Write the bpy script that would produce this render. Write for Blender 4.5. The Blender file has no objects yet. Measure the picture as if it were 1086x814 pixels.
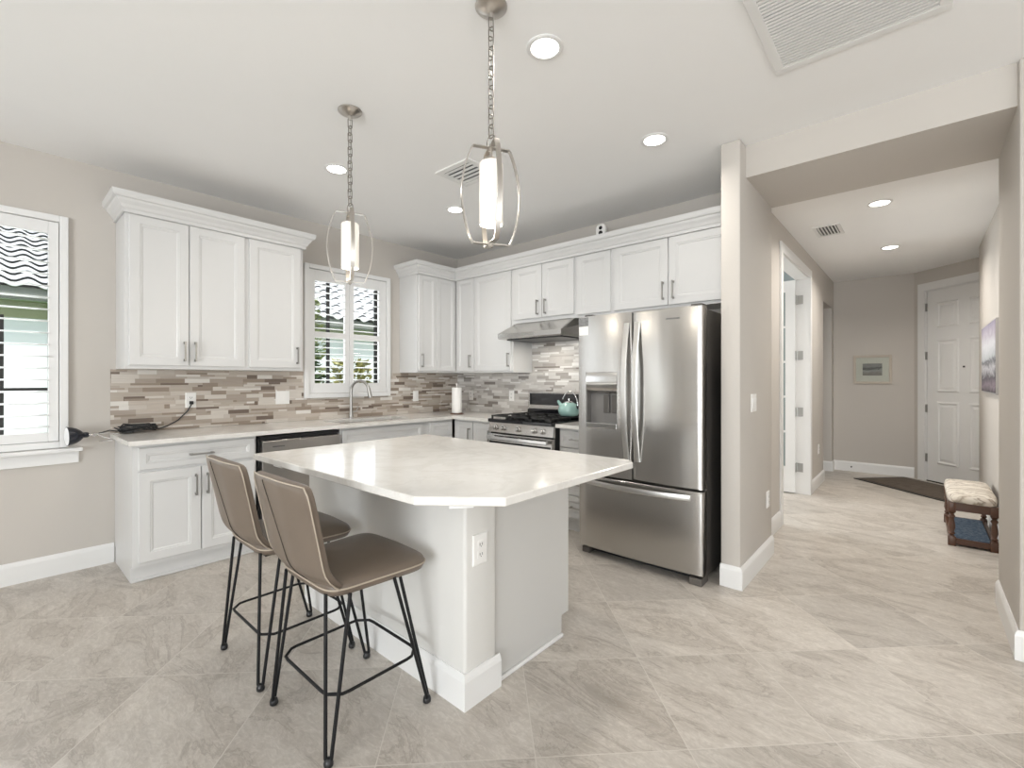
import bpy, bmesh, math, random
from mathutils import Vector, Matrix
random.seed(7)
sc = bpy.context.scene
COL = sc.collection
PI = math.pi

# ------------------------------------------------------------------ camera
cam_d = bpy.data.cameras.new('camera')
cam_d.sensor_fit = 'HORIZONTAL'
cam_d.sensor_width = 36.0
cam_d.lens = 36.0 * 490.0 / 1086.0
cam_d.shift_y = -5.0 / 1086.0
cam_d.clip_start = 0.05
cam_d.clip_end = 200
cam = bpy.data.objects.new('camera', cam_d)
COL.objects.link(cam)
cam.location = (0, 0, 1.30)
cam.rotation_euler = (PI / 2, 0, math.radians(41.4))
sc.camera = cam

# ------------------------------------------------------------------ view, world, lights
sc.view_settings.view_transform = 'Standard'
sc.view_settings.look = 'None'
sc.view_settings.gamma = 1.0
sc.view_settings.use_curve_mapping = False
sc.view_settings.exposure = 0.33
sc.cycles.use_denoising = True
sc.cycles.max_bounces = 10
sc.cycles.diffuse_bounces = 6
sc.cycles.glossy_bounces = 5
sc.cycles.transparent_max_bounces = 12
sc.cycles.sample_clamp_indirect = 6.0
sc.cycles.caustics_reflective = False
sc.cycles.caustics_refractive = False

world = bpy.data.worlds.new('world')
sc.world = world
world.use_nodes = True
wn = world.node_tree
wn.nodes.clear()
w_out = wn.nodes.new('ShaderNodeOutputWorld')
w_bg = wn.nodes.new('ShaderNodeBackground')
w_sky = wn.nodes.new('ShaderNodeTexSky')
w_sky.sky_type = 'NISHITA'
w_sky.sun_disc = False
w_sky.sun_elevation = math.radians(52)
w_sky.sun_rotation = math.radians(70)
w_sky.air_density = 1.2
w_sky.dust_density = 2.5
w_mix = wn.nodes.new('ShaderNodeMix')
w_mix.data_type = 'RGBA'
w_mix.inputs[0].default_value = 0.75
w_mix.inputs[7].default_value = (7.0, 7.3, 7.6, 1)
wn.links.new(w_sky.outputs[0], w_mix.inputs[6])
wn.links.new(w_mix.outputs[2], w_bg.inputs[0])
w_bg.inputs[1].default_value = 0.22
wn.links.new(w_bg.outputs[0], w_out.inputs[0])


def lamp(name, kind, loc, rot, energy, color=(1, 1, 1), size=None, spread=None):
    d = bpy.data.lights.new(name, kind)
    d.energy = energy
    d.color = color
    if kind == 'AREA':
        d.shape = 'RECTANGLE'
        d.size, d.size_y = size
        if spread:
            d.spread = spread
    o = bpy.data.objects.new(name, d)
    COL.objects.link(o)
    o.location = loc
    o.rotation_euler = rot
    return o


DAY = (0.935, 0.975, 1.0)
sun = lamp('sun', 'SUN', (3, 2, 9), (math.radians(-16), math.radians(33), 0), 2.9, (1, 0.97, 0.92))
sun.data.angle = math.radians(2)
# area lamps standing in for daylight at the sliders and windows of the house,
# the rear and right ones tilted up, added fill for the ceiling
lamp('rear_slider_upfill', 'AREA', (1.1, -5.40, 1.25), (PI / 2 + math.radians(30), 0, 0), 262, DAY, (3.4, 2.2))
lamp('right_glazing_upfill', 'AREA', (5.40, -1.2, 1.3), (PI / 2 + math.radians(66), 0, PI / 2), 112, DAY, (5.0, 2.1))
lamp('daylight_left_glazing', 'AREA', (-4.25, -2.95, 1.25), (PI / 2 + math.radians(25), 0, -PI / 2), 16, DAY, (0.8, 2.1))
lamp('daylight_left_window', 'AREA', (-4.40, -0.58, 1.58), (PI / 2, 0, -PI / 2), 12, DAY, (1.6, 1.4))
lamp('daylight_kitchen_window', 'AREA', (-4.42, 2.40, 1.75), (PI / 2, 0, -PI / 2), 5, DAY, (0.75, 1.0))
lamp('daylight_study_window', 'AREA', (-4.28, 5.4, 1.45), (PI / 2, 0, -PI / 2), 72, DAY, (1.7, 1.4))


# ------------------------------------------------------------------ material helpers
class N:
    def __init__(self, name):
        self.m = bpy.data.materials.new(name)
        self.m.use_nodes = True
        self.t = self.m.node_tree
        self.b = self.t.nodes['Principled BSDF']

    def n(self, typ, **kw):
        x = self.t.nodes.new(typ)
        for k, v in kw.items():
            setattr(x, k, v)
        return x

    def l(self, a, b):
        self.t.links.new(a, b)

    def math(self, op, a, b=None, c=None):
        x = self.n('ShaderNodeMath', operation=op)
        for i, v in enumerate((a, b, c)):
            if v is None:
                continue
            if isinstance(v, (int, float)):
                x.inputs[i].default_value = v
            else:
                self.l(v, x.inputs[i])
        return x.outputs[0]

    def mixc(self, f, a, b):
        x = self.n('ShaderNodeMix', data_type='RGBA')
        for s, v in ((x.inputs[0], f), (x.inputs[6], a), (x.inputs[7], b)):
            if isinstance(v, (int, float)):
                s.default_value = v
            elif isinstance(v, tuple):
                s.default_value = (*v, 1)
            else:
                self.l(v, s)
        return x.outputs[2]

    def ramp(self, f, stops, interp='LINEAR'):
        x = self.n('ShaderNodeValToRGB')
        x.color_ramp.interpolation = interp
        e = x.color_ramp.elements
        while len(e) > 1:
            e.remove(e[-1])
        for i, (p, c) in enumerate(stops):
            q = e[0] if i == 0 else e.new(p)
            q.position = p
            q.color = (*c, 1)
        self.l(f, x.inputs[0])
        return x.outputs[0]

    def coord(self, kind='Object'):
        return self.n('ShaderNodeTexCoord').outputs[kind]

    def noise(self, vec, scale, detail=4, rough=0.55, dist=0.0):
        x = self.n('ShaderNodeTexNoise')
        x.inputs['Scale'].default_value = scale
        x.inputs['Detail'].default_value = detail
        x.inputs['Roughness'].default_value = rough
        x.inputs['Distortion'].default_value = dist
        if vec is not None:
            self.l(vec, x.inputs['Vector'])
        return x

    def mapping(self, vec, loc=(0, 0, 0), rot=(0, 0, 0), scale=(1, 1, 1)):
        x = self.n('ShaderNodeMapping')
        x.inputs[1].default_value = loc
        x.inputs[2].default_value = rot
        x.inputs[3].default_value = scale
        self.l(vec, x.inputs[0])
        return x.outputs[0]

    def bump(self, h, strength=0.2, dist=0.002):
        x = self.n('ShaderNodeBump')
        x.inputs['Strength'].default_value = strength
        x.inputs['Distance'].default_value = dist
        self.l(h, x.inputs['Height'])
        self.l(x.outputs[0], self.b.inputs['Normal'])


def simple(name, color, rough=0.5, metal=0.0, emit=None, emit_s=0.0, var=0.0, vscale=6.0, spec=None, coat=0.0):
    k = N(name)
    k.b.inputs['Roughness'].default_value = rough
    k.b.inputs['Metallic'].default_value = metal
    k.b.inputs['Base Color'].default_value = (*color, 1)
    if spec is not None:
        k.b.inputs['Specular IOR Level'].default_value = spec
    if coat:
        k.b.inputs['Coat Weight'].default_value = coat
        k.b.inputs['Coat Roughness'].default_value = 0.08
    if emit:
        k.b.inputs['Emission Color'].default_value = (*emit, 1)
        k.b.inputs['Emission Strength'].default_value = emit_s
    if var:
        nz = k.noise(k.coord(), vscale, 5)
        lo = tuple(c * (1 - var) for c in color)
        hi = tuple(min(1, c * (1 + var)) for c in color)
        k.l(k.mixc(nz.outputs[0], lo, hi), k.b.inputs['Base Color'])
    return k.m


M = {}
M['wall'] = simple('greige_wall_paint', (0.548, 0.515, 0.476), 0.75, var=0.015, vscale=2.0)
M['study_wall'] = simple('grey_teal_wall_paint', (0.30, 0.345, 0.35), 0.75, var=0.015)
M['ceiling'] = simple('white_ceiling_paint', (0.89, 0.888, 0.884), 0.85, var=0.01)
M['trim'] = simple('white_trim_paint', (0.78, 0.777, 0.768), 0.35, var=0.01)
M['cabinet'] = simple('white_cabinet_paint', (0.67, 0.668, 0.662), 0.32, var=0.01)
M['shutter'] = simple('white_shutter_paint', (0.79, 0.79, 0.785), 0.35, var=0.01)
M['plate'] = simple('white_plate_plastic', (0.85, 0.84, 0.82), 0.3, var=0.01)
M['slot'] = simple('dark_slot', (0.05, 0.05, 0.05), 0.5, var=0.05)
M['black_metal'] = simple('black_powder_metal', (0.009, 0.009, 0.010), 0.5, var=0.1, spec=0.3)
M['black_plastic'] = simple('black_plastic', (0.015, 0.015, 0.016), 0.35, var=0.1)
M['black_glass'] = simple('black_glass', (0.008, 0.008, 0.01), 0.05, var=0.05)
M['nickel'] = simple('brushed_nickel', (0.52, 0.49, 0.455), 0.28, 1.0, var=0.05)
M['handle_steel'] = simple('satin_steel_bar', (0.66, 0.65, 0.63), 0.34, 1.0, var=0.03)
M['chain_nickel'] = simple('aged_nickel_chain', (0.30, 0.28, 0.255), 0.35, 1.0, var=0.05)
M['handle'] = simple('satin_nickel_pull', (0.42, 0.41, 0.39), 0.35, 1.0, var=0.05)
M['chrome'] = simple('polished_steel', (0.75, 0.75, 0.75), 0.12, 1.0, var=0.03)
M['fridge_side'] = simple('dark_grey_case', (0.11, 0.102, 0.092), 0.45, 0.4, var=0.05)
M['cast_iron'] = simple('cast_iron', (0.02, 0.02, 0.02), 0.6, var=0.2, vscale=60)
M['piping'] = simple('light_piping', (0.44, 0.375, 0.30), 0.6, var=0.04)
M['seam'] = simple('dark_seam', (0.05, 0.04, 0.032), 0.7, var=0.1)
M['wood'] = simple('walnut_wood', (0.085, 0.036, 0.018), 0.35, var=0.3, vscale=25)
M['teal'] = simple('teal_enamel', (0.33, 0.52, 0.48), 0.15, var=0.03, coat=0.5)
M['paper'] = simple('white_paper', (0.86, 0.85, 0.83), 0.9, var=0.03, vscale=40)
M['bronze'] = simple('dark_bronze_frame', (0.018, 0.016, 0.014), 0.5, var=0.1)
M['reflector_white'] = simple('white_reflector', (0.85, 0.85, 0.86), 0.4, var=0.02)
M['navy_black'] = simple('navy_black_enamel', (0.012, 0.014, 0.022), 0.25, var=0.1)
M['light_disc'] = simple('recessed_lens', (0.9, 0.9, 0.9), 0.5, emit=(1.0, 0.96, 0.90), emit_s=9.0)
M['opal'] = simple('lit_opal_glass', (0.62, 0.60, 0.56), 0.35, emit=(1.0, 0.90, 0.77), emit_s=0.40)
M['stucco'] = simple('white_stucco', (0.78, 0.80, 0.84), 0.9, var=0.03, vscale=30)
M['fascia'] = simple('grey_fascia', (0.20, 0.21, 0.19), 0.6, var=0.05)
M['olive'] = simple('olive_band', (0.34, 0.35, 0.22), 0.7, var=0.05)
M['roof_tile'] = simple('pale_concrete_tile', (0.62, 0.62, 0.64), 0.8, var=0.18, vscale=3)
M['grass'] = simple('lawn_green', (0.10, 0.18, 0.04), 0.9, var=0.4, vscale=8)
M['leaf_mid'] = simple('mid_green_leaf', (0.16, 0.19, 0.06), 0.5, var=0.5, vscale=7)
M['leaf_yellow'] = simple('yellow_green_leaf', (0.30, 0.28, 0.07), 0.5, var=0.5, vscale=7)
M['leaf_dark'] = simple('dark_green_leaf', (0.05, 0.085, 0.03), 0.5, var=0.5, vscale=7)
M['bark'] = simple('bark', (0.09, 0.06, 0.04), 0.9, var=0.3, vscale=20)
M['ink'] = simple('grey_print_ink', (0.16, 0.155, 0.15), 0.6, var=0.05)
M['oak_frame'] = simple('pale_frame', (0.50, 0.44, 0.37), 0.5, var=0.06, vscale=20)
M['silver_frame'] = simple('silver_frame', (0.45, 0.44, 0.43), 0.4, 0.5, var=0.05)
M['mat_board'] = simple('mat_board', (0.72, 0.68, 0.62), 0.8, var=0.02)
M['rubber'] = simple('grey_foot_plastic', (0.10, 0.09, 0.08), 0.5, var=0.1)
M['warm_side'] = simple('cream_side_panel', (0.80, 0.775, 0.72), 0.4, var=0.01)


def mat_floor():
    k = N('diagonal_stone_tile')
    co = k.coord()
    a = 0.5409
    # rotated coordinates: p=(x+y)/sqrt2, q=(y-x)/sqrt2
    sep = k.n('ShaderNodeSeparateXYZ')
    k.l(co, sep.inputs[0])
    X, Y = sep.outputs[0], sep.outputs[1]
    s2 = 1 / math.sqrt(2)
    p = k.math('DIVIDE', k.math('SUBTRACT', k.math('MULTIPLY', k.math('ADD', X, Y), s2), 1.02 * s2), a)
    q = k.math('DIVIDE', k.math('SUBTRACT', k.math('MULTIPLY', k.math('SUBTRACT', Y, X), s2), 3.0 * s2), a)
    fp, fq = k.math('FRACT', p), k.math('FRACT', q)
    ip, iq = k.math('FLOOR', p), k.math('FLOOR', q)

    def edge(f):
        return k.math('MINIMUM', f, k.math('SUBTRACT', 1.0, f))
    e = k.math('MINIMUM', edge(fp), edge(fq))
    grout = k.math('SUBTRACT', 1.0, k.n('ShaderNodeMapRange').outputs[0])
    mr = k.n('ShaderNodeMapRange', interpolation_type='SMOOTHSTEP')
    k.l(e, mr.inputs[0])
    mr.inputs[1].default_value = 0.0018
    mr.inputs[2].default_value = 0.0048
    tile = mr.outputs[0]
    cid = k.n('ShaderNodeCombineXYZ')
    k.l(ip, cid.inputs[0])
    k.l(iq, cid.inputs[1])
    wn_ = k.n('ShaderNodeTexWhiteNoise', noise_dimensions='2D')
    k.l(cid.outputs[0], wn_.inputs['Vector'])
    rnd = wn_.outputs['Value']
    off = k.n('ShaderNodeVectorMath', operation='SCALE')
    k.l(wn_.outputs['Color'], off.inputs[0])
    off.inputs['Scale'].default_value = 30.0
    base = k.n('ShaderNodeVectorMath', operation='ADD')
    k.l(co, base.inputs[0])
    k.l(off.outputs[0], base.inputs[1])
    # long veining, running along x with a slight lean
    vec = k.mapping(base.outputs[0], rot=(0, 0, math.radians(28)), scale=(1.0, 2.3, 1))
    n1 = k.noise(vec, 1.9, 8, 0.62, 1.3)
    n2 = k.noise(vec, 6.0, 8, 0.70, 2.2)
    n3 = k.noise(co, 45, 4, 0.7)
    c = k.ramp(n1.outputs[0], [(0.26, (0.345, 0.305, 0.262)), (0.42, (0.50, 0.455, 0.405)), (0.55, (0.575, 0.53, 0.478)),
                               (0.72, (0.67, 0.625, 0.57))])
    vein = k.math('ABSOLUTE', k.math('SUBTRACT', n2.outputs[0], 0.5))
    mv = k.n('ShaderNodeMapRange')
    k.l(vein, mv.inputs[0])
    mv.inputs[1].default_value = 0.0
    mv.inputs[2].default_value = 0.045
    mv.inputs[3].default_value = 1.0
    mv.inputs[4].default_value = 0.0
    light_v = k.math('MULTIPLY', mv.outputs[0], k.math('MULTIPLY', n1.outputs[0], 0.95))
    c = k.mixc(light_v, c, (0.74, 0.70, 0.645))
    vein2 = k.math('ABSOLUTE', k.math('SUBTRACT', n1.outputs[0], 0.44))
    mv2 = k.n('ShaderNodeMapRange')
    k.l(vein2, mv2.inputs[0])
    mv2.inputs[1].default_value = 0.0
    mv2.inputs[2].default_value = 0.018
    mv2.inputs[3].default_value = 0.50
    mv2.inputs[4].default_value = 0.0
    c = k.mixc(mv2.outputs[0], c, (0.24, 0.205, 0.17))
    n4 = k.noise(vec, 13.0, 7, 0.72, 1.6)
    m4 = k.n('ShaderNodeMapRange')
    k.l(n4.outputs[0], m4.inputs[0])
    m4.inputs[1].default_value = 0.40
    m4.inputs[2].default_value = 0.64
    c = k.mixc(k.math('MULTIPLY', m4.outputs[0], 0.42), c, (0.35, 0.31, 0.268))
    n5 = k.noise(co, 90, 5, 0.75)
    m5 = k.n('ShaderNodeMapRange')
    k.l(n5.outputs[0], m5.inputs[0])
    m5.inputs[1].default_value = 0.60
    m5.inputs[2].default_value = 0.75
    c = k.mixc(k.math('MULTIPLY', m5.outputs[0], 0.50), c, (0.66, 0.62, 0.565))
    c = k.mixc(k.math('MULTIPLY', n3.outputs[0], 0.24), c, (0.36, 0.325, 0.285))
    hsv = k.n('ShaderNodeHueSaturation')
    k.l(c, hsv.inputs['Color'])
    k.l(k.math('ADD', 0.90, k.math('MULTIPLY', rnd, 0.17)), hsv.inputs['Value'])
    c = k.mixc(tile, (0.61, 0.57, 0.52), hsv.outputs[0])
    k.l(c, k.b.inputs['Base Color'])
    k.b.inputs['Roughness'].default_value = 0.36
    k.b.inputs['Specular IOR Level'].default_value = 0.45
    k.bump(tile, 0.25, 0.002)
    return k.m


def mat_mosaic(name, cols, seed):
    k = N(name)
    co = k.coord()
    sep = k.n('ShaderNodeSeparateXYZ')
    k.l(co, sep.inputs[0])
    s = k.math('ADD', sep.outputs[0], sep.outputs[1])
    z = sep.outputs[2]
    h = 0.0162
    row = k.math('FLOOR', k.math('DIVIDE', k.math('SUBTRACT', z, 0.915), h))
    pair = k.math('FLOOR', k.math('DIVIDE', row, 2.0))
    # blocks along the wall decide where two thin rows merge into a thick strip
    wn1 = k.n('ShaderNodeTexWhiteNoise', noise_dimensions='2D')
    cb = k.n('ShaderNodeCombineXYZ')
    blk = k.math('FLOOR', k.math('DIVIDE', k.math('ADD', s, k.math('MULTIPLY', pair, 0.137)), 0.30))
    k.l(pair, cb.inputs[0])
    k.l(blk, cb.inputs[1])
    k.l(cb.outputs[0], wn1.inputs['Vector'])
    merge = k.math('GREATER_THAN', wn1.outputs['Value'], 0.45)
    rid = k.math('ADD', k.math('MULTIPLY', merge, k.math('ADD', k.math('MULTIPLY', pair, 2.0), 0.5)),
                 k.math('MULTIPLY', k.math('SUBTRACT', 1.0, merge), row))
    vor = k.n('ShaderNodeTexVoronoi', voronoi_dimensions='1D', feature='F1')
    vor.inputs['Scale'].default_value = 1.0
    vor.inputs['Randomness'].default_value = 0.75
    w = k.math('ADD', k.math('DIVIDE', s, 0.150), k.math('MULTIPLY', rid, 17.37 + seed))
    k.l(w, vor.inputs['W'])
    ved = k.n('ShaderNodeTexVoronoi', voronoi_dimensions='1D', feature='DISTANCE_TO_EDGE')
    ved.inputs['Scale'].default_value = 1.0
    ved.inputs['Randomness'].default_value = 0.75
    k.l(w, ved.inputs['W'])
    sc_ = k.n('ShaderNodeSeparateColor')
    k.l(vor.outputs['Color'], sc_.inputs[0])
    c = k.ramp(sc_.outputs[0], cols, 'CONSTANT')
    gr = k.n('ShaderNodeCombineXYZ')
    k.l(k.math('MULTIPLY', s, 9.0), gr.inputs[0])
    k.l(k.math('MULTIPLY', z, 160.0), gr.inputs[1])
    k.l(k.math('MULTIPLY', rid, 3.1), gr.inputs[2])
    nz = k.noise(gr.outputs[0], 1.0, 4, 0.6)
    hsv = k.n('ShaderNodeHueSaturation')
    k.l(c, hsv.inputs['Color'])
    k.l(k.math('ADD', 0.80, k.math('MULTIPLY', nz.outputs[0], 0.40)), hsv.inputs['Value'])
    fz = k.math('FRACT', k.math('DIVIDE', k.math('SUBTRACT', z, 0.915), h))
    j1 = k.math('LESS_THAN', k.math('MINIMUM', fz, k.math('SUBTRACT', 1.0, fz)), 0.035)
    inner = k.math('GREATER_THAN', k.math('FRACT', k.math('DIVIDE', k.math('ADD', row, 0.25), 2.0)), 0.5)
    lowhalf = k.math('LESS_THAN', fz, 0.5)
    mid = k.math('MULTIPLY', merge, k.math('ABSOLUTE', k.math('SUBTRACT', inner, k.math('SUBTRACT', 1.0, lowhalf))))
    j1 = k.math('MULTIPLY', j1, k.math('SUBTRACT', 1.0, k.math('MULTIPLY', merge, k.math('SUBTRACT', 1.0, k.math('ABSOLUTE', k.math('SUBTRACT', inner, lowhalf))))))
    j2 = k.math('LESS_THAN', ved.outputs['Distance'], 0.008)
    j = k.math('MULTIPLY', k.math('MAXIMUM', j1, j2), 0.5)
    c = k.mixc(j, hsv.outputs[0], (0.42, 0.38, 0.33))
    k.l(c, k.b.inputs['Base Color'])
    k.b.inputs['Roughness'].default_value = 0.20
    k.bump(k.math('ADD', sc_.outputs[1], nz.outputs[0]), 0.12, 0.002)
    return k.m


def mat_quartz():
    k = N('white_quartz')
    co = k.coord()
    n1 = k.noise(co, 2.2, 6, 0.6, 1.5)
    v = k.math('ABSOLUTE', k.math('SUBTRACT', n1.outputs[0], 0.5))
    mr = k.n('ShaderNodeMapRange')
    k.l(v, mr.inputs[0])
    mr.inputs[2].default_value = 0.05
    mr.inputs[3].default_value = 0.35
    mr.inputs[4].default_value = 0.0
    n2 = k.noise(co, 26, 4, 0.6)
    c = k.mixc(n2.outputs[0], (0.71, 0.69, 0.655), (0.80, 0.785, 0.755))
    c = k.mixc(mr.outputs[0], c, (0.62, 0.59, 0.545))
    k.l(c, k.b.inputs['Base Color'])
    k.b.inputs['Roughness'].default_value = 0.12
    k.b.inputs['Specular IOR Level'].default_value = 0.34
    return k.m


def mat_steel(name, color=(0.54, 0.525, 0.505), rough=0.23, axis='z'):
    k = N(name)
    co = k.coord()
    scl = {'z': (700, 700, 1.5), 'x': (1.5, 700, 700), 'y': (700, 1.5, 700)}[axis]
    nz = k.noise(k.mapping(co, scale=scl), 1.0, 3, 0.6)
    wide = k.noise(k.mapping(co, scale={'z': (7, 7, 0.25), 'x': (0.25, 7, 7), 'y': (7, 0.25, 7)}[axis]), 1.0, 2, 0.5)
    k.l(k.mixc(nz.outputs[0], tuple(c * 0.99 for c in color), tuple(c * 1.01 for c in color)), k.b.inputs['Base Color'])
    k.b.inputs['Metallic'].default_value = 1.0
    k.l(k.math('ADD', rough - 0.008, k.math('MULTIPLY', nz.outputs[0], 0.016)), k.b.inputs['Roughness'])
    k.bump(wide.outputs[0], 0.26, 0.008)
    return k.m


def mat_leather():
    k = N('taupe_leather')
    co = k.coord()
    nz = k.noise(co, 5, 4)
    fine = k.noise(co, 260, 3)
    k.l(k.mixc(nz.outputs[0], (0.138, 0.106, 0.081), (0.178, 0.141, 0.110)), k.b.inputs['Base Color'])
    k.b.inputs['Roughness'].default_value = 0.40
    k.bump(fine.outputs[0], 0.08, 0.001)
    return k.m


def mat_glass():
    k = N('window_glass')
    t = k.t
    out = t.nodes['Material Output']
    tr = k.n('ShaderNodeBsdfTransparent')
    tr.inputs[0].default_value = (0.95, 0.97, 0.96, 1)
    gl = k.n('ShaderNodeBsdfGlossy')
    gl.inputs['Roughness'].default_value = 0.02
    fr = k.n('ShaderNodeFresnel')
    fr.inputs[0].default_value = 1.35
    mx = k.n('ShaderNodeMixShader')
    k.l(fr.outputs[0], mx.inputs[0])
    k.l(tr.outputs[0], mx.inputs[1])
    k.l(gl.outputs[0], mx.inputs[2])
    k.l(mx.outputs[0], out.inputs[0])
    return k.m


def mat_zebra():
    k = N('zebra_stripe_fabric')
    co = k.coord()
    nz = k.noise(k.mapping(co, scale=(3.5, 13, 4)), 1.0, 3, 0.5, 1.4)
    c = k.ramp(nz.outputs[0], [(0.0, (0.66, 0.61, 0.53)), (0.30, (0.70, 0.65, 0.57)), (0.38, (0.33, 0.275, 0.22)), (0.44, (0.68, 0.63, 0.55)), (0.52, (0.72, 0.67, 0.60)), (0.57, (0.30, 0.25, 0.20)), (0.63, (0.66, 0.60, 0.53))])
    k.l(c, k.b.inputs['Base Color'])
    k.b.inputs['Roughness'].default_value = 0.9
    return k.m


def mat_blue():
    k = N('blue_pattern_fabric')
    co = k.coord()
    nz = k.noise(co, 55, 5, 0.7)
    k.l(k.ramp(nz.outputs[0], [(0.3, (0.05, 0.09, 0.16)), (0.5, (0.13, 0.19, 0.27)), (0.7, (0.34, 0.40, 0.46))]), k.b.inputs['Base Color'])
    k.b.inputs['Roughness'].default_value = 0.9
    return k.m


def mat_rug():
    k = N('brown_rug')
    co = k.coord()
    nz = k.noise(k.mapping(co, rot=(0, 0, 0.7), scale=(10, 60, 10)), 1.0, 4, 0.7)
    k.l(k.ramp(nz.outputs[0], [(0.3, (0.05, 0.037, 0.028)), (0.7, (0.17, 0.135, 0.105))]), k.b.inputs['Base Color'])
    k.b.inputs['Roughness'].default_value = 0.95
    return k.m


def mat_seascape():
    k = N('seascape_canvas')
    sep = k.n('ShaderNodeSeparateXYZ')
    co = k.coord()
    k.l(co, sep.inputs[0])
    nz = k.noise(k.mapping(co, scale=(1, 4, 9)), 1.0, 6, 0.65, 1.2)
    f = k.math('ADD', k.math('DIVIDE', k.math('SUBTRACT', sep.outputs[2], 0.0), 0.61), k.math('MULTIPLY', k.math('SUBTRACT', nz.outputs[0], 0.5), 0.35))
    c = k.ramp(f, [(0.0, (0.05, 0.045, 0.05)), (0.12, (0.20, 0.16, 0.19)), (0.22, (0.07, 0.065, 0.075)), (0.36, (0.45, 0.44, 0.46)),
                   (0.43, (0.10, 0.10, 0.11)), (0.49, (0.42, 0.44, 0.46)), (0.70, (0.60, 0.60, 0.63)), (0.88, (0.40, 0.36, 0.43)), (1.0, (0.30, 0.27, 0.36))])
    k.l(c, k.b.inputs['Base Color'])
    k.b.inputs['Roughness'].default_value = 0.7
    return k.m


def mat_landscape():
    k = N('grey_landscape_print')
    sep = k.n('ShaderNodeSeparateXYZ')
    co = k.coord()
    k.l(co, sep.inputs[0])
    nz = k.noise(k.mapping(co, scale=(6, 1, 30)), 1.0, 6, 0.65, 1.0)
    f = k.math('ADD', k.math('DIVIDE', sep.outputs[2], 0.40), k.math('MULTIPLY', k.math('SUBTRACT', nz.outputs[0], 0.5), 0.30))
    c = k.ramp(f, [(0.0, (0.30, 0.24, 0.21)), (0.35, (0.24, 0.21, 0.20)), (0.46, (0.42, 0.40, 0.39)), (0.52, (0.06, 0.055, 0.06)), (0.60, (0.28, 0.26, 0.26)), (0.8, (0.20, 0.19, 0.19))])
    k.l(c, k.b.inputs['Base Color'])
    k.b.inputs['Roughness'].default_value = 0.7
    return k.m


M['floor'] = mat_floor()
M['mosaic_left'] = mat_mosaic('linear_mosaic_taupe', [(0.0, (0.29, 0.235, 0.19)), (0.12, (0.50, 0.44, 0.385)), (0.30, (0.38, 0.325, 0.275)), (0.46, (0.60, 0.555, 0.505)),
                                            (0.60, (0.44, 0.385, 0.33)), (0.74, (0.17, 0.13, 0.105)), (0.80, (0.54, 0.49, 0.44)), (0.92, (0.70, 0.67, 0.63))], 0.0)
M['mosaic_back_lit'] = mat_mosaic('linear_mosaic_taupe_lit', [(0.0, (0.37, 0.345, 0.325)), (0.12, (0.56, 0.535, 0.51)), (0.30, (0.46, 0.435, 0.41)), (0.46, (0.66, 0.64, 0.615)),  # taupe mosaic greyed and lightened: window and hood light put into the colour
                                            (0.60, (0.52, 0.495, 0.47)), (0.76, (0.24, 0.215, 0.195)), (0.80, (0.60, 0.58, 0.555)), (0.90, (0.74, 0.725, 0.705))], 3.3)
M['quartz'] = mat_quartz()
M['steel'] = mat_steel('brushed_steel_vertical')
M['steel_h'] = mat_steel('brushed_steel_horizontal', axis='x')
M['steel_y'] = mat_steel('brushed_steel_along_wall', (0.45, 0.43, 0.41), 0.28, axis='z')
M['leather'] = mat_leather()
M['glass'] = mat_glass()
M['zebra'] = mat_zebra()
M['blue'] = mat_blue()
M['rug'] = mat_rug()
M['seascape'] = mat_seascape()
M['landscape'] = mat_landscape()


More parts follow.
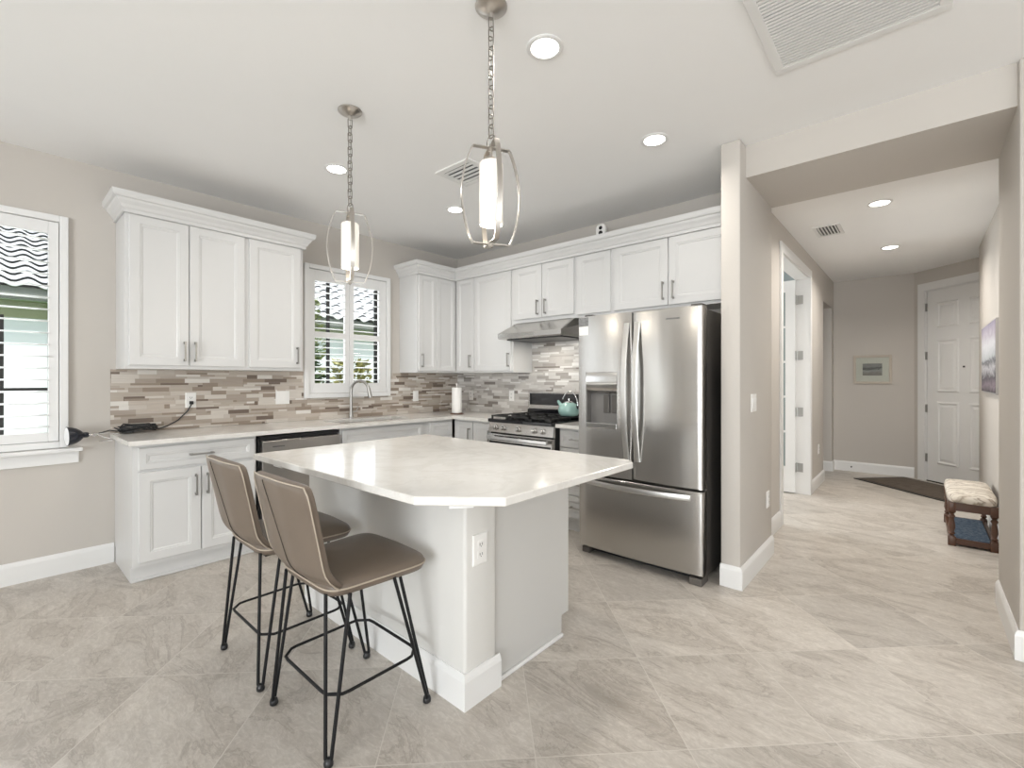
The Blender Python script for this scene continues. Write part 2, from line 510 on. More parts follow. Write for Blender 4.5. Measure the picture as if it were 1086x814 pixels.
# ------------------------------------------------------------------ mesh helpers
class MB:
    def __init__(self):
        self.bm = bmesh.new()

    def _face(self, vs):
        try:
            return self.bm.faces.new(vs)
        except ValueError:
            return None

    def box(self, x0, y0, z0, x1, y1, z1, bev=0.0, seg=2):
        x0, x1 = sorted((x0, x1))
        y0, y1 = sorted((y0, y1))
        z0, z1 = sorted((z0, z1))
        mat = Matrix.Translation(((x0 + x1) / 2, (y0 + y1) / 2, (z0 + z1) / 2)) @ Matrix.Diagonal((x1 - x0, y1 - y0, z1 - z0, 1))
        r = bmesh.ops.create_cube(self.bm, size=1.0, matrix=mat)
        if bev:
            es = set()
            for v in r['verts']:
                es.update(v.link_edges)
            bmesh.ops.bevel(self.bm, geom=list(es), offset=bev, segments=seg, affect='EDGES', profile=0.5)
        return self

    def rings(self, rings, caps=True, closed=False):
        vr = [[self.bm.verts.new(p) for p in r] for r in rings]
        n = len(vr[0])
        m = len(vr)
        for i in range(m if closed else m - 1):
            a, b = vr[i], vr[(i + 1) % m]
            for j in range(n):
                self._face((a[j], a[(j + 1) % n], b[(j + 1) % n], b[j]))
        if caps and not closed:
            self._face(vr[0][::-1])
            self._face(vr[-1])
        return self

    def tube(self, pts, r, n=8, closed=False, caps=True):
        P = [Vector(p) for p in pts]
        m = len(P)
        rad = r if isinstance(r, (list, tuple)) else [r] * m
        T = []
        for i in range(m):
            if closed:
                t = P[(i + 1) % m] - P[i - 1]
            else:
                t = P[min(i + 1, m - 1)] - P[max(i - 1, 0)]
            T.append(t.normalized())
        ref = Vector((0, 0, 1)) if abs(T[0].z) < 0.9 else Vector((1, 0, 0))
        u = T[0].cross(ref).normalized()
        rr = []
        for i in range(m):
            u = (u - T[i] * u.dot(T[i]))
            if u.length < 1e-6:
                u = T[i].orthogonal()
            u.normalize()
            v = T[i].cross(u)
            rr.append([P[i] + rad[i] * (math.cos(a) * u + math.sin(a) * v) for a in (2 * PI * k / n for k in range(n))])
        return self.rings(rr, caps, closed)

    def strap(self, pts, w, t, wdir, closed=True):
        """flat bar along pts: width w along wdir, thickness t across"""
        P = [Vector(p) for p in pts]
        W = Vector(wdir).normalized()
        m = len(P)
        rr = []
        for i in range(m):
            a = P[(i + 1) % m] - P[i - 1] if closed else P[min(i + 1, m - 1)] - P[max(i - 1, 0)]
            nrm = a.normalized().cross(W).normalized()
            rr.append([P[i] + W * (w / 2) * sx + nrm * (t / 2) * sy for sx, sy in ((1, 1), (1, -1), (-1, -1), (-1, 1))])
        return self.rings(rr, True, closed)

    def lathe(self, prof, c=(0, 0, 0), n=24, axis='z', caps=True):
        rr = []
        for r, h in prof:
            ring = []
            for k in range(n):
                a = 2 * PI * k / n
                x, y = max(r, 1e-4) * math.cos(a), max(r, 1e-4) * math.sin(a)
                if axis == 'z':
                    p = (c[0] + x, c[1] + y, c[2] + h)
                elif axis == 'y':
                    p = (c[0] + x, c[1] + h, c[2] + y)
                else:
                    p = (c[0] + h, c[1] + x, c[2] + y)
                ring.append(p)
            rr.append(ring)
        return self.rings(rr, caps)

    def prism(self, poly, z0, z1, bev=0.0):
        if not bev:
            return self.rings([[(x, y, z0) for x, y in poly], [(x, y, z1) for x, y in poly]])
        c = Vector((sum(p[0] for p in poly) / len(poly), sum(p[1] for p in poly) / len(poly)))

        def ins(d):
            out = []
            m = len(poly)
            for i in range(m):
                a, b, d2 = Vector(poly[i - 1]), Vector(poly[i]), Vector(poly[(i + 1) % m])
                e1, e2 = (b - a).normalized(), (d2 - b).normalized()
                n1, n2 = Vector((-e1.y, e1.x)), Vector((-e2.y, e2.x))
                if n1.dot(c - b) < 0:
                    n1 = -n1
                if n2.dot(c - b) < 0:
                    n2 = -n2
                k = (n1 + n2)
                k = k / max(k.length_squared / 2, 1e-6)
                out.append(b + k * d)
            return out
        i0 = ins(bev)
        return self.rings([[(p.x, p.y, z0) for p in i0], [(x, y, z0 + bev) for x, y in poly], [(x, y, z1 - bev) for x, y in poly], [(p.x, p.y, z1) for p in i0]])

    def panel(self, P, u0, u1, v0, v1, n0=0.0, t=0.02, fw=0.057, flat=False):
        """cabinet door with recessed centre; P maps (u, v, n) to world"""
        L = [(0, 0), (0, t - 0.003), (0.003, t)]
        if not flat:
            L += [(fw, t), (fw + 0.003, t - 0.004), (fw + 0.010, t - 0.004), (fw + 0.017, t - 0.009)]
        rr = []
        for i, n in L:
            rr.append([P(u0 + i, v0 + i, n0 + n), P(u1 - i, v0 + i, n0 + n), P(u1 - i, v1 - i, n0 + n), P(u0 + i, v1 - i, n0 + n)])
        return self.rings(rr)

    def pbox(self, P, u0, u1, v0, v1, n0, n1):
        return self.rings([[P(u0, v0, n), P(u1, v0, n), P(u1, v1, n), P(u0, v1, n)] for n in (n0, n1)])

    def build(self, name, mat, parent=None, smooth=None, sub=0):
        bm = self.bm
        bmesh.ops.recalc_face_normals(bm, faces=bm.faces[:])
        off = Vector((0, 0, 0))
        p = parent
        while p is not None:
            off += Vector(p.location)
            p = p.parent
        if off.length:
            bmesh.ops.translate(bm, verts=bm.verts[:], vec=-off)
        me = bpy.data.meshes.new(name)
        bm.to_mesh(me)
        bm.free()
        me.materials.append(M[mat] if isinstance(mat, str) else mat)
        if smooth:
            for f in me.polygons:
                f.use_smooth = True
            me.set_sharp_from_angle(angle=math.radians(smooth))
        o = bpy.data.objects.new(name, me)
        COL.objects.link(o)
        if parent:
            o.parent = parent
        if sub:
            md = o.modifiers.new('sub', 'SUBSURF')
            md.levels = md.render_levels = sub
        return o


def thing(name, label, cat, loc=(0, 0, 0), group=None):
    o = bpy.data.objects.new(name, None)
    o.empty_display_size = 0.05
    COL.objects.link(o)
    o.location = loc
    o['label'] = label
    o['category'] = cat
    if group:
        o['group'] = group
    return o


def tag(o, label, cat, group=None, kind=None):
    o['label'] = label
    o['category'] = cat
    if group:
        o['group'] = group
    if kind:
        o['kind'] = kind
    return o


def single(mb, name, mat, label, cat, loc, group=None, smooth=None):
    """one-mesh thing with its origin at its base"""
    bmesh.ops.translate(mb.bm, verts=mb.bm.verts[:], vec=-Vector(loc))
    o = mb.build(name, mat, smooth=smooth)
    o.location = loc
    return tag(o, label, cat, group)


def struct(mb, name, mat, parent=None, smooth=None):
    o = mb.build(name, mat, parent, smooth)
    o['kind'] = 'structure'
    return o


def dup(root, loc, label, group=None):
    r = root.copy()
    COL.objects.link(r)
    r.location = loc
    r['label'] = label
    if group:
        r['group'] = group
    for ch in list(root.children):
        c = ch.copy()
        COL.objects.link(c)
        c.parent = r
        for g in list(ch.children):
            d = g.copy()
            COL.objects.link(d)
            d.parent = c
    return r


# ------------------------------------------------------------------ key planes (metres, camera above the origin)
XA = -4.315       # kitchen window wall face
YB = 3.87         # fridge wall face
H = 2.79          # kitchen ceiling
HH = 2.70         # hall ceiling
XH = -0.93        # hall left wall face
XR = 0.475        # hall right wall face


def PA(x0):
    return lambda u, v, n: (x0 + n, u, v)


def PB(y0):
    return lambda u, v, n: (u, y0 - n, v)


def PX(x0):   # facing -x
    return lambda u, v, n: (x0 - n, u, v)


def PXp(x0):
    return lambda u, v, n: (x0 + n, u, v)


def wall_along_y(name, x0, x1, y0, y1, z0, z1, holes, mat='wall'):
    mb = MB()
    hs = sorted(holes)
    y = y0
    for (a, b, c, d) in hs:
        if a > y:
            mb.box(x0, y, z0, x1, a, z1)
        if c > z0:
            mb.box(x0, a, z0, x1, b, c)
        if d < z1:
            mb.box(x0, a, d, x1, b, z1)
        y = b
    if y < y1:
        mb.box(x0, y, z0, x1, y1, z1)
    return struct(mb, name, mat)


def wall_along_x(name, y0, y1, x0, x1, z0, z1, holes, mat='wall'):
    mb = MB()
    x = x0
    for (a, b, c, d) in sorted(holes):
        if a > x:
            mb.box(x, y0, z0, a, y1, z1)
        if c > z0:
            mb.box(a, y0, z0, b, y1, c)
        if d < z1:
            mb.box(a, y0, d, b, y1, z1)
        x = b
    if x < x1:
        mb.box(x, y0, z0, x1, y1, z1)
    return struct(mb, name, mat)


# ------------------------------------------------------------------ room shell
struct(MB().box(-4.52, -5.7, -0.12, 5.7, 9.6, 0.0), 'floor', 'floor')
struct(MB().box(-4.52, -5.7, H, 5.7, 9.6, H + 0.14), 'ceiling', 'ceiling')
struct(MB().box(-0.93, 3.89, HH, 2.2, 9.2, H), 'ceiling_hall', 'ceiling')
W1 = (-1.44, 0.305, 0.87, 2.33)     # left window
W2 = (2.00, 2.83, 1.17, 2.335)      # kitchen window
wall_along_y('wall_left', XA - 0.20, XA, -5.7, 9.6, 0, H, [(-3.4, -2.5, 0.02, 2.45), W1, W2, (4.5, 6.3, 0.7, 2.2)])
wall_along_x('wall_back', YB, YB + 0.12, XA, -1.05, 0, H, [])
struct(MB().box(-0.947, 3.075, 0, -0.83, 3.89, H, 0.012), 'wall_fridge_end', 'wall', smooth=40)
wall_along_y('wall_hall_left', -1.05, XH, 3.87, 8.21, 0, H, [(4.72, 6.10, 0, 2.44), (7.12, 7.90, 0, 2.31)])
wall_along_x('wall_hall_end', 8.09, 8.21, XH, -0.02, 0, H, [])
struct(MB().box(0.347, 3.165, 0, 5.7, 3.9, H, 0.012), 'wall_right', 'wall', smooth=40)
struct(MB().box(XR, 3.9, 0, XR + 0.12, 6.95, H, 0.008), 'wall_hall_right', 'wall', smooth=40)
struct(MB().box(-0.83, 3.2, 2.585, 0.347, 3.89, H), 'trim_1', 'wall')
# study behind the french door, passage, foyer and great-room enclosure
wall_along_x('wall_study_end', 7.0, 7.12, XA, -1.05, 0, H, [], 'study_wall')
wall_along_x('wall_passage_end', 7.90, 8.02, -3.0, -1.05, 0, H, [])
wall_along_y('wall_foyer_right', 1.7, 1.8, 3.9, 9.2, 0, H, [])
wall_along_x('wall_rear', -5.7, -5.5, XA, 5.7, 0, H, [(-0.7, 2.9, 0.02, 2.45)])
wall_along_y('wall_great_right', 5.5, 5.7, -5.5, 3.165, 0, H, [(-3.8, 1.4, 0.1, 2.45)])

# entry wall set at 45 degrees with the front door
D0 = Vector((-0.045, 8.085, 0))
DU = Vector((1, -1, 0)).normalized()
DN = Vector((-1, -1, 0)).normalized()


def PD(u, v, n):
    return tuple(D0 + DU * u + DN * n + Vector((0, 0, v)))


du0, du1 = 0.165, 1.08
mb = MB()
mb.pbox(PD, -0.04, du0 - 0.02, 0, HH, -0.12, 0)
mb.pbox(PD, du1 + 0.02, 2.3, 0, HH, -0.12, 0)
mb.pbox(PD, du0 - 0.02, du1 + 0.02, 2.44, HH, -0.12, 0)
struct(mb, 'wall_entry', 'wall')


def baseboard(name, pts, h=0.137, t=0.016):
    """baseboard along plan polyline; the board lies to the left of the direction of travel"""
    prof = [(0, 0), (t, 0), (t, h - 0.025), (t - 0.004, h - 0.012), (t - 0.009, h - 0.004), (t - 0.011, h), (0, h)]
    return struct(sweep(MB(), pts, prof), name, 'trim')


def sweep(mb, pts, prof):
    P = [Vector(p) for p in pts]
    m = len(P)
    rr = []
    for i in range(m):
        if i == 0:
            e = (P[1] - P[0]).normalized()
            k = Vector((-e.y, e.x))
        elif i == m - 1:
            e = (P[-1] - P[-2]).normalized()
            k = Vector((-e.y, e.x))
        else:
            e1, e2 = (P[i] - P[i - 1]).normalized(), (P[i + 1] - P[i]).normalized()
            n1, n2 = Vector((-e1.y, e1.x)), Vector((-e2.y, e2.x))
            k = n1 + n2
            k = k / (k.length_squared / 2)
        rr.append([(P[i].x + k.x * o, P[i].y + k.y * o, z) for o, z in prof])
    return mb.rings(rr)


baseboard('baseboard_left', [(XA, 0.596), (XA, -2.4)][::1] if False else [(XA, 0.596), (XA, -2.38)])
baseboard('baseboard_fridge_end', [(-0.83, 3.89), (-0.83, 3.075), (-0.947, 3.075)][::-1] if False else [(-0.947, 3.075), (-0.83, 3.075), (-0.83, 3.885)][::-1])
baseboard('baseboard_hall_left', [(XH, 4.63), (XH, 3.89)])
baseboard('baseboard_hall_left_far', [(XH, 7.12), (XH, 6.20)])
baseboard('baseboard_hall_end', [(-0.05, 8.09), (XH, 8.09), (XH, 7.90), (-1.05, 7.90)])
baseboard('baseboard_right', [(5.4, 3.165), (0.347, 3.165), (0.347, 3.88)][::1])
baseboard('baseboard_hall_right', [(XR, 3.90), (XR, 6.95)])
baseboard('baseboard_study', [(-1.05, 7.0), (-4.2, 7.0)])

# ------------------------------------------------------------------ windows with bronze frames
for nm, (a, b, c, d), bars in (('window_1', W1, [('h', 1.23), ('v', 0.055)]), ('window_2', W2, [('v', 2.262)])):
    x0 = XA - 0.15
    f = MB()
    w = 0.035
    for q in ((a, c, a + w, d), (b - w, c, b, d), (a + w, c, b - w, c + w), (a + w, d - w, b - w, d)):
        f.box(x0 - 0.02, q[0], q[1], x0 + 0.02, q[2], q[3])
    for typ, v in bars:
        if typ == 'h':
            f.box(x0 - 0.015, a + w, v - 0.013, x0 + 0.015, b - w, v + 0.013)
        else:
            f.box(x0 - 0.014, v - 0.013, c + w, x0 + 0.014, v + 0.013, (1.72 if nm == 'window_1' else d - w))
    fo = struct(f, nm, 'bronze')
    g = MB().box(x0 - 0.003, a + w, c + w, x0 + 0.003, b - w, d - w).build('pane', 'glass', fo)
# glazing of the study window and the sliders behind
f = MB()
for q in ((4.5, 0.7, 4.56, 2.2), (6.24, 0.7, 6.3, 2.2), (4.56, 0.7, 6.24, 0.76), (4.56, 2.14, 6.24, 2.2), (5.37, 0.76, 5.43, 2.14)):
    f.box(XA - 0.17, q[0], q[1], XA - 0.11, q[2], q[3])
struct(f, 'window_3', 'trim')
f = MB()
for k in range(4):
    x = -0.7 + k * 1.1767
    f.box(x, -5.64, 0.02, x + 0.07, -5.56, 2.45)
f.box(-0.63, -5.64, 0.02, 2.9, -5.56, 0.09).box(-0.63, -5.64, 2.38, 2.9, -5.56, 2.45)
struct(f, 'window_4', 'bronze')
f = MB()
f.box(XA - 0.14, -3.4, 0.02, XA - 0.06, -3.33, 2.45).box(XA - 0.14, -2.57, 0.02, XA - 0.06, -2.5, 2.45)
f.box(XA - 0.14, -3.33, 2.38, XA - 0.06, -2.57, 2.45).box(XA - 0.14, -3.33, 0.02, XA - 0.06, -2.57, 0.09)
struct(f, 'window_5', 'bronze')
f = MB()
for k in range(4):
    y = -3.8 + k * 1.71
    f.box(5.58, y, 0.1, 5.66, y + 0.07, 2.45)
f.box(5.58, -3.73, 2.38, 5.66, 1.4, 2.45).box(5.58, -3.73, 0.1, 5.66, 1.4, 0.17)
struct(f, 'window_6', 'bronze')


def shutter(label, a, b, c, d, panels, tiers, pitch, proud=0.032):
    """a..b outer frame along y, c..d along z; panels: list of (opening y0, y1, panel y0, y1)"""
    root = thing('plantation_shutter', label, 'shutter', (XA, (a + b) / 2, c))
    f = MB()
    w = 0.042
    x0, x1 = XA, XA + proud
    f.box(x0, a, c, x1, a + w, d, 0.004).box(x0, b - w, c, x1, b, d, 0.004)
    f.box(x0, a + w, c, x1, b - w, c + w, 0.004).box(x0, a + w, d - w, x1, b - w, d, 0.004)
    f.build('frame', 'shutter', root)
    for (o0, o1, p0, p1) in panels:
        pm = MB()
        xa, xb = XA - 0.018, XA + 0.014
        pm.box(xa, p0, c + w + 0.003, xb, o0, d - w - 0.003, 0.003)
        pm.box(xa, o1, c + w + 0.003, xb, p1, d - w - 0.003, 0.003)
        zs = [c + w + 0.003] + [z for t in tiers for z in t] + [d - w - 0.003]
        for i in range(0, len(zs), 2):
            pm.box(xa, o0, zs[i], xb, o1, zs[i + 1], 0.002)
        po = pm.build('shutter_panel', 'shutter', root)
        for (t0, t1) in tiers:
            n = max(1, round((t1 - t0) / pitch))
            st = (t1 - t0) / n
            for k in range(n):
                zc = t0 + st * (k + 0.5)
                prof = []
                tl = math.radians(-4)
                for q in range(12):
                    an = 2 * PI * q / 12
                    lx, lz = 0.036 * math.cos(an), 0.0052 * math.sin(an)
                    prof.append((lx * math.cos(tl) - lz * math.sin(tl), lx * math.sin(tl) + lz * math.cos(tl)))
                MB().rings([[(XA - 0.002 + px, yy, zc + pz) for px, pz in prof] for yy in (o0 - 0.004, o1 + 0.004)]).build('louver', 'shutter', po, smooth=50)
    return root


shutter('white plantation shutter on the large window at the left wall edge', -1.50, 0.358, 0.845, 2.386,
        [(-1.36, -0.65, -1.45, -0.58), (-0.47, 0.262, -0.56, 0.312)], [(0.95, 2.262)], 0.0755)
shutter('white two-panel plantation shutter on the window above the sink', 1.948, 2.878, 1.122, 2.388,
        [(2.051, 2.357, 1.993, 2.405), (2.454, 2.745, 2.409, 2.833)], [(1.262, 1.70), (1.756, 2.24)], 0.066)
s_ = MB().box(XA, -1.57, 0.815, XA + 0.075, 0.425, 0.842, 0.006)
sill = struct(s_, 'trim_2', 'trim')
struct(MB().box(XA, -1.545, 0.735, XA + 0.022, 0.41, 0.815, 0.004), 'trim_3', 'trim')

# ------------------------------------------------------------------ neighbouring house and garden outside
nh = thing('neighbour_house', 'white neighbouring house with pale tiled roof seen through the shutters', 'house', (-12.5, 2.5, -0.1))
MB().box(-16, -7, -0.1, -10.3, 16, 2.24).build('wall', 'stucco', nh)
MB().box(-10.31, -7, 2.24, -10.27, 16, 2.50).build('eave_band', 'olive', nh)  # olive band across the wall top, just below the soffit
MB().box(-10.30, -7.3, 2.50, -9.93, 16.3, 2.53).build('soffit', 'stucco', nh)
MB().box(-9.94, -7.4, 2.47, -9.88, 16.4, 2.66, 0.01).build('fascia', 'fascia', nh)
rb = MB()
pt, row_l, th = 0.33, 0.36, 0.055
ys = [-7.4 + i * pt / 8 for i in range(int(23.8 / (pt / 8)) + 1)]
slope = math.radians(24)
for r in range(14):
    shift = 0.0
    rows = []
    for d, lift in ((r * row_l - 0.03, 0.050), (r * row_l - 0.045, 0.062), (r * row_l - 0.040, 0.076), ((r + 1) * row_l, 0.012)):
        rowv = []
        for y in ys:
            hgt = lift + 0.036 * math.sin(2 * PI * (y + shift) / pt)
            rowv.append(rb.bm.verts.new((-9.86 - d * math.cos(slope) + hgt * math.sin(slope), y, 2.64 + d * math.sin(slope) + hgt * math.cos(slope))))
        rows.append(rowv)
    for i in range(3):
        for j in range(len(ys) - 1):
            rb._face((rows[i][j], rows[i][j + 1], rows[i + 1][j + 1], rows[i + 1][j]))
rb.build('roof', 'roof_tile', nh, smooth=40)
MB().rings([[(-9.86 + q * 0.05, y, 2.56) if q == 0 else (-9.86 - 5.2 * math.cos(slope), y, 2.56 + 5.2 * math.sin(slope)) for q in (0, 1)] + [(-9.86 - 5.2 * math.cos(slope), y, 2.30 + 5.2 * math.sin(slope)), (-9.86, y, 2.50)] for y in (-7.3, 16.3)]).build('roof_deck', 'fascia', nh)
struct(MB().box(-30, -30, -0.35, -4.52, 30, -0.13), 'ground', 'grass')


def shrub(label, c, r, h, n, leaf, mat, seed):
    rnd = random.Random(seed)
    root = thing('shrub', label, 'shrub', (c[0], c[1], -0.13))
    lv = MB()
    for i in range(n):
        a, b = rnd.uniform(0, 2 * PI), rnd.uniform(0.15, 1)
        rr = r * math.sqrt(b) * (0.75 + 0.35 * math.sin(3 * a + seed))
        z = rnd.uniform(0.1, h)
        f = math.sqrt(max(0.05, 1 - abs(z / h - 0.55) ** 2 * 2.6))
        p = Vector((c[0] + rr * f * math.cos(a), c[1] + rr * f * math.sin(a), -0.13 + z))
        d = Vector((math.cos(a) + rnd.uniform(-.6, .6), math.sin(a) + rnd.uniform(-.6, .6), rnd.uniform(-.3, 1))).normalized()
        s = d.orthogonal().normalized()
        s.rotate(Matrix.Rotation(rnd.uniform(0, PI), 3, d))
        L = leaf * rnd.uniform(.7, 1.3)
        q = [p, p + d * L * .5 + s * L * .22, p + d * L, p + d * L * .5 - s * L * .22]
        lv._face([lv.bm.verts.new(x) for x in q])
    lv.build('foliage', mat, root)
    st = MB()
    for k in range(6):
        a = k * PI / 3
        st.tube([(c[0] + .03 * math.cos(a), c[1] + .03 * math.sin(a), -.13), (c[0] + r * .3 * math.cos(a), c[1] + r * .3 * math.sin(a), h * .6)], .012, 5)
    st.build('stem', 'bark', root)


shrub('yellow-green leafy shrub outside the sink window, in front of white wall', (-7.1, 4.02, 0), 0.36, 1.72, 1500, 0.12, 'leaf_yellow', 1)
shrub('dark green shrub outside the sink window, left of the yellow one', (-7.6, 3.35, 0), 0.42, 2.02, 1700, 0.12, 'leaf_dark', 2)
shrub('tall green shrub rising past the eave outside the sink window', (-9.0, 4.02, 0), 0.40, 3.0, 1700, 0.13, 'leaf_mid', 3)


# ------------------------------------------------------------------ cabinets
def pull(P, u, v, n0, L=0.125, vert=True, parent=None, name='handle'):
    mb = MB()
    a = L / 2
    if vert:
        pts = [(u, v - a), (u, v + a)]
    else:
        pts = [(u - a, v), (u + a, v)]
    for pu, pv in pts:
        mb.pbox(P, pu - .009 if not vert else pu - .006, pu + .009 if not vert else pu + .006, pv - .006 if not vert else pv - .009, pv + .006 if not vert else pv + .009, n0, n0 + .006)
        mb.pbox(P, pu - .005, pu + .005, pv - .005, pv + .005, n0 + .004, n0 + .030)
    (u0, v0), (u1, v1) = pts
    if vert:
        mb.pbox(P, u - .005, u + .005, v0 - .008, v1 + .008, n0 + .026, n0 + .035)
    else:
        mb.pbox(P, u0 - .008, u1 + .008, v - .005, v + .005, n0 + .026, n0 + .035)
    return mb.build(name, 'handle', parent)


def door(P, u0, u1, v0, v1, parent, h=None, name='door', n0=0.0, fw=0.057, hv=True, L=0.125):
    d = MB().panel(P, u0, u1, v0, v1, n0, 0.02, fw).build(name, 'cabinet', parent)
    if h:
        pull(P, h[0], h[1], n0 + 0.02, L, hv, d)
    return d


BX = -3.722    # carcass face of the window-wall base cabinets
PBA = PA(BX)
G = 'base cabinets'


def base_a(name, label, y0, y1, left_end=False, hollow=False):
    root = thing(name, label, 'cabinet', (XA + 0.3, (y0 + y1) / 2, 0))
    b = MB()
    if hollow:
        b.box(XA + 0.002, y0, 0.105, BX, y0 + .018, 0.883).box(XA + 0.002, y1 - .018, 0.105, BX, y1, 0.883).box(XA + 0.002, y0 + .018, 0.105, BX, y1 - .018, 0.125)
        b.box(XA + 0.002, y0 + .018, 0.125, XA + .012, y1 - .018, 0.883).box(BX - .018, y0 + .018, 0.125, BX, y1 - .018, 0.883)
    else:
        b.box(XA + 0.002, y0, 0.105, BX, y1, 0.883)
    if left_end:
        b.box(XA + 0.018, y0, 0, BX - 0.06, y1, 0.105)
    else:
        b.box(XA + 0.018, y0, 0, BX - 0.06, y1, 0.105)
    b.build('body', 'cabinet', root)
    MB().box(BX - 0.06, y0 + 0.002, 0.0, BX - 0.046, y1, 0.104).build('toe_kick', 'cabinet', root)
    MB().box(BX - 0.046, y0 + 0.002, 0.0, BX - 0.034, y1, 0.018, 0.004).build('shoe_molding', 'cabinet', root)
    return root


r = base_a('base_cabinet', 'white base cabinet with wide drawer over two doors, at the left counter end', 0.60, 1.325, True)
dw = MB().panel(PBA, 0.632, 1.312, 0.722, 0.862, 0, .02, .038).build('drawer', 'cabinet', r)
pull(PBA, 0.972, 0.793, 0.02, 0.125, False, dw)
door(PBA, 0.632, 0.969, 0.132, 0.704, r, (0.938, 0.585))
door(PBA, 0.975, 1.312, 0.132, 0.704, r, (1.006, 0.585))

r = base_a('base_cabinet', 'white sink base cabinet with one wide false drawer front below the faucet', 1.99, 2.885, hollow=True)
MB().panel(PBA, 2.005, 2.86, 0.722, 0.862, 0, .02, .038).build('false_drawer_front', 'cabinet', r)
door(PBA, 2.005, 2.43, 0.132, 0.704, r, (2.40, 0.585))
door(PBA, 2.436, 2.86, 0.132, 0.704, r, (2.466, 0.585))
r = base_a('base_cabinet', 'narrow white base cabinet with drawer, between sink base and corner', 2.885, 3.262)
MB().panel(PBA, 2.955, 3.245, 0.722, 0.862, 0, .02, .038).build('drawer', 'cabinet', r)
door(PBA, 2.955, 3.245, 0.132, 0.704, r, (2.985, 0.585))

BY = 3.282
PBB = PB(BY)


def base_b(label, x0, x1):
    root = thing('base_cabinet', label, 'cabinet', ((x0 + x1) / 2, YB - 0.3, 0))
    MB().box(x0, BY, 0.105, x1, YB - 0.002, 0.883).box(x0, BY + 0.06, 0, x1, YB - 0.02, 0.105).build('body', 'cabinet', root)
    MB().box(x0, BY + 0.046, 0.0, x1, BY + 0.06, 0.104).build('toe_kick', 'cabinet', root)
    return root


r = base_b('white base cabinet with two narrow doors, left of the range', -3.70, -3.12)
door(PBB, -3.685, -3.42, 0.132, 0.862, r, (-3.452, 0.73), fw=.05)
door(PBB, -3.405, -3.135, 0.132, 0.862, r, (-3.165, 0.73), fw=.05)
r = base_b('white four-drawer base cabinet between range and refrigerator', -2.340, -1.945)
for z0, z1 in ((0.722, 0.862), (0.522, 0.712), (0.322, 0.512), (0.132, 0.312)):
    d = MB().panel(PBB, -2.325, -1.96, z0, z1, 0, .02, .038).build('drawer', 'cabinet', r)
    pull(PBB, -2.14, (z0 + z1) / 2, .02, 0.125, False, d)

UX = -4.0      # upper carcass face on the window wall
PUA = PA(UX)
UY = YB - 0.31
PUB = PB(UY)
UZ0, UZ1 = 1.372, 2.44


def upper_a(label, y0, y1):
    root = thing('wall_cabinet', label, 'cabinet', (XA + 0.16, (y0 + y1) / 2, UZ0))
    MB().box(XA + 0.001, y0, UZ0, UX, y1, UZ1).build('body', 'cabinet', root)
    return root


def upper_b(label, x0, x1, z0=UZ0, mat='cabinet'):
    root = thing('wall_cabinet', label, 'cabinet', ((x0 + x1) / 2, YB - 0.16, z0))
    MB().box(x0, UY, z0, x1, YB - 0.001, UZ1).build('body', mat, root)
    return root


DT = 2.416
r = upper_a('white two-door wall cabinet at the left end, above the plugged-in outlet', 0.605, 1.352)
door(PUA, 0.628, 0.966, 1.396, DT, r, (0.938, 1.50))
door(PUA, 0.972, 1.338, 1.396, DT, r, (1.004, 1.50))
r = upper_a('white single-door wall cabinet directly left of the sink window', 1.352, 1.800)
door(PUA, 1.372, 1.775, 1.396, DT, r, (1.742, 1.50))
r = upper_a('white wall cabinet with two narrow doors, right of the sink window', 3.012, 3.558)
door(PUA, 3.025, 3.262, 1.390, DT, r, (3.062, 1.50), fw=.045)
door(PUA, 3.266, 3.534, 1.390, DT, r, None, fw=.045)
r = upper_b('white corner wall cabinet with one narrow and one wide door, left of hood', -4.0, -3.118)
door(PUB, -3.962, -3.684, 1.390, DT, r, (-3.735, 1.50), fw=.045)
door(PUB, -3.676, -3.140, 1.390, DT, r, (-3.166, 1.50))
r = upper_b('short white two-door wall cabinet directly above the range hood', -3.118, -2.350, 1.862)
door(PUB, -3.098, -2.742, 1.90, DT, r, (-2.785, 2.0))
door(PUB, -2.736, -2.372, 1.90, DT, r, (-2.690, 2.0))
r = upper_b('narrow white wall cabinet without handle, between hood and refrigerator cabinets', -2.350, -1.978, 1.862)
door(PUB, -2.334, -1.994, 1.885, DT, r, None)
r = upper_b('white two-door wall cabinet directly above the refrigerator', -1.978, -0.949, 1.862)
door(PUB, -1.960, -1.488, 1.885, DT, r, (-1.522, 2.0))
door(PUB, -1.478, -0.985, 1.885, DT, r, (-1.440, 2.0))

cp = [(0, 2.418), (0.012, 2.418), (0.013, 2.440), (0.022, 2.448), (0.030, 2.466), (0.046, 2.486), (0.052, 2.500), (0.066, 2.505), (0.072, 2.520), (0.074, 2.545), (0, 2.545)]
UXf, UYf = UX + 0.02, UY - 0.02
mb = sweep(MB(), [(XA + .001, 1.802), (UXf, 1.802), (UXf, 0.603), (XA + .001, 0.603)][::-1], [(-o, z) for o, z in cp])
single(mb, 'crown_molding', 'cabinet', 'white crown molding over the wall cabinets left of the sink window', 'molding', (XA + 0.16, 1.2, 2.418))
mb = sweep(MB(), [(XA + .001, 3.010), (UXf, 3.010), (UXf, UYf), (-0.949, UYf)], [(-o, z) for o, z in cp])
single(mb, 'crown_molding', 'cabinet', 'white crown molding running over the corner, hood and refrigerator cabinets', 'molding', (-2.5, UYf, 2.418))

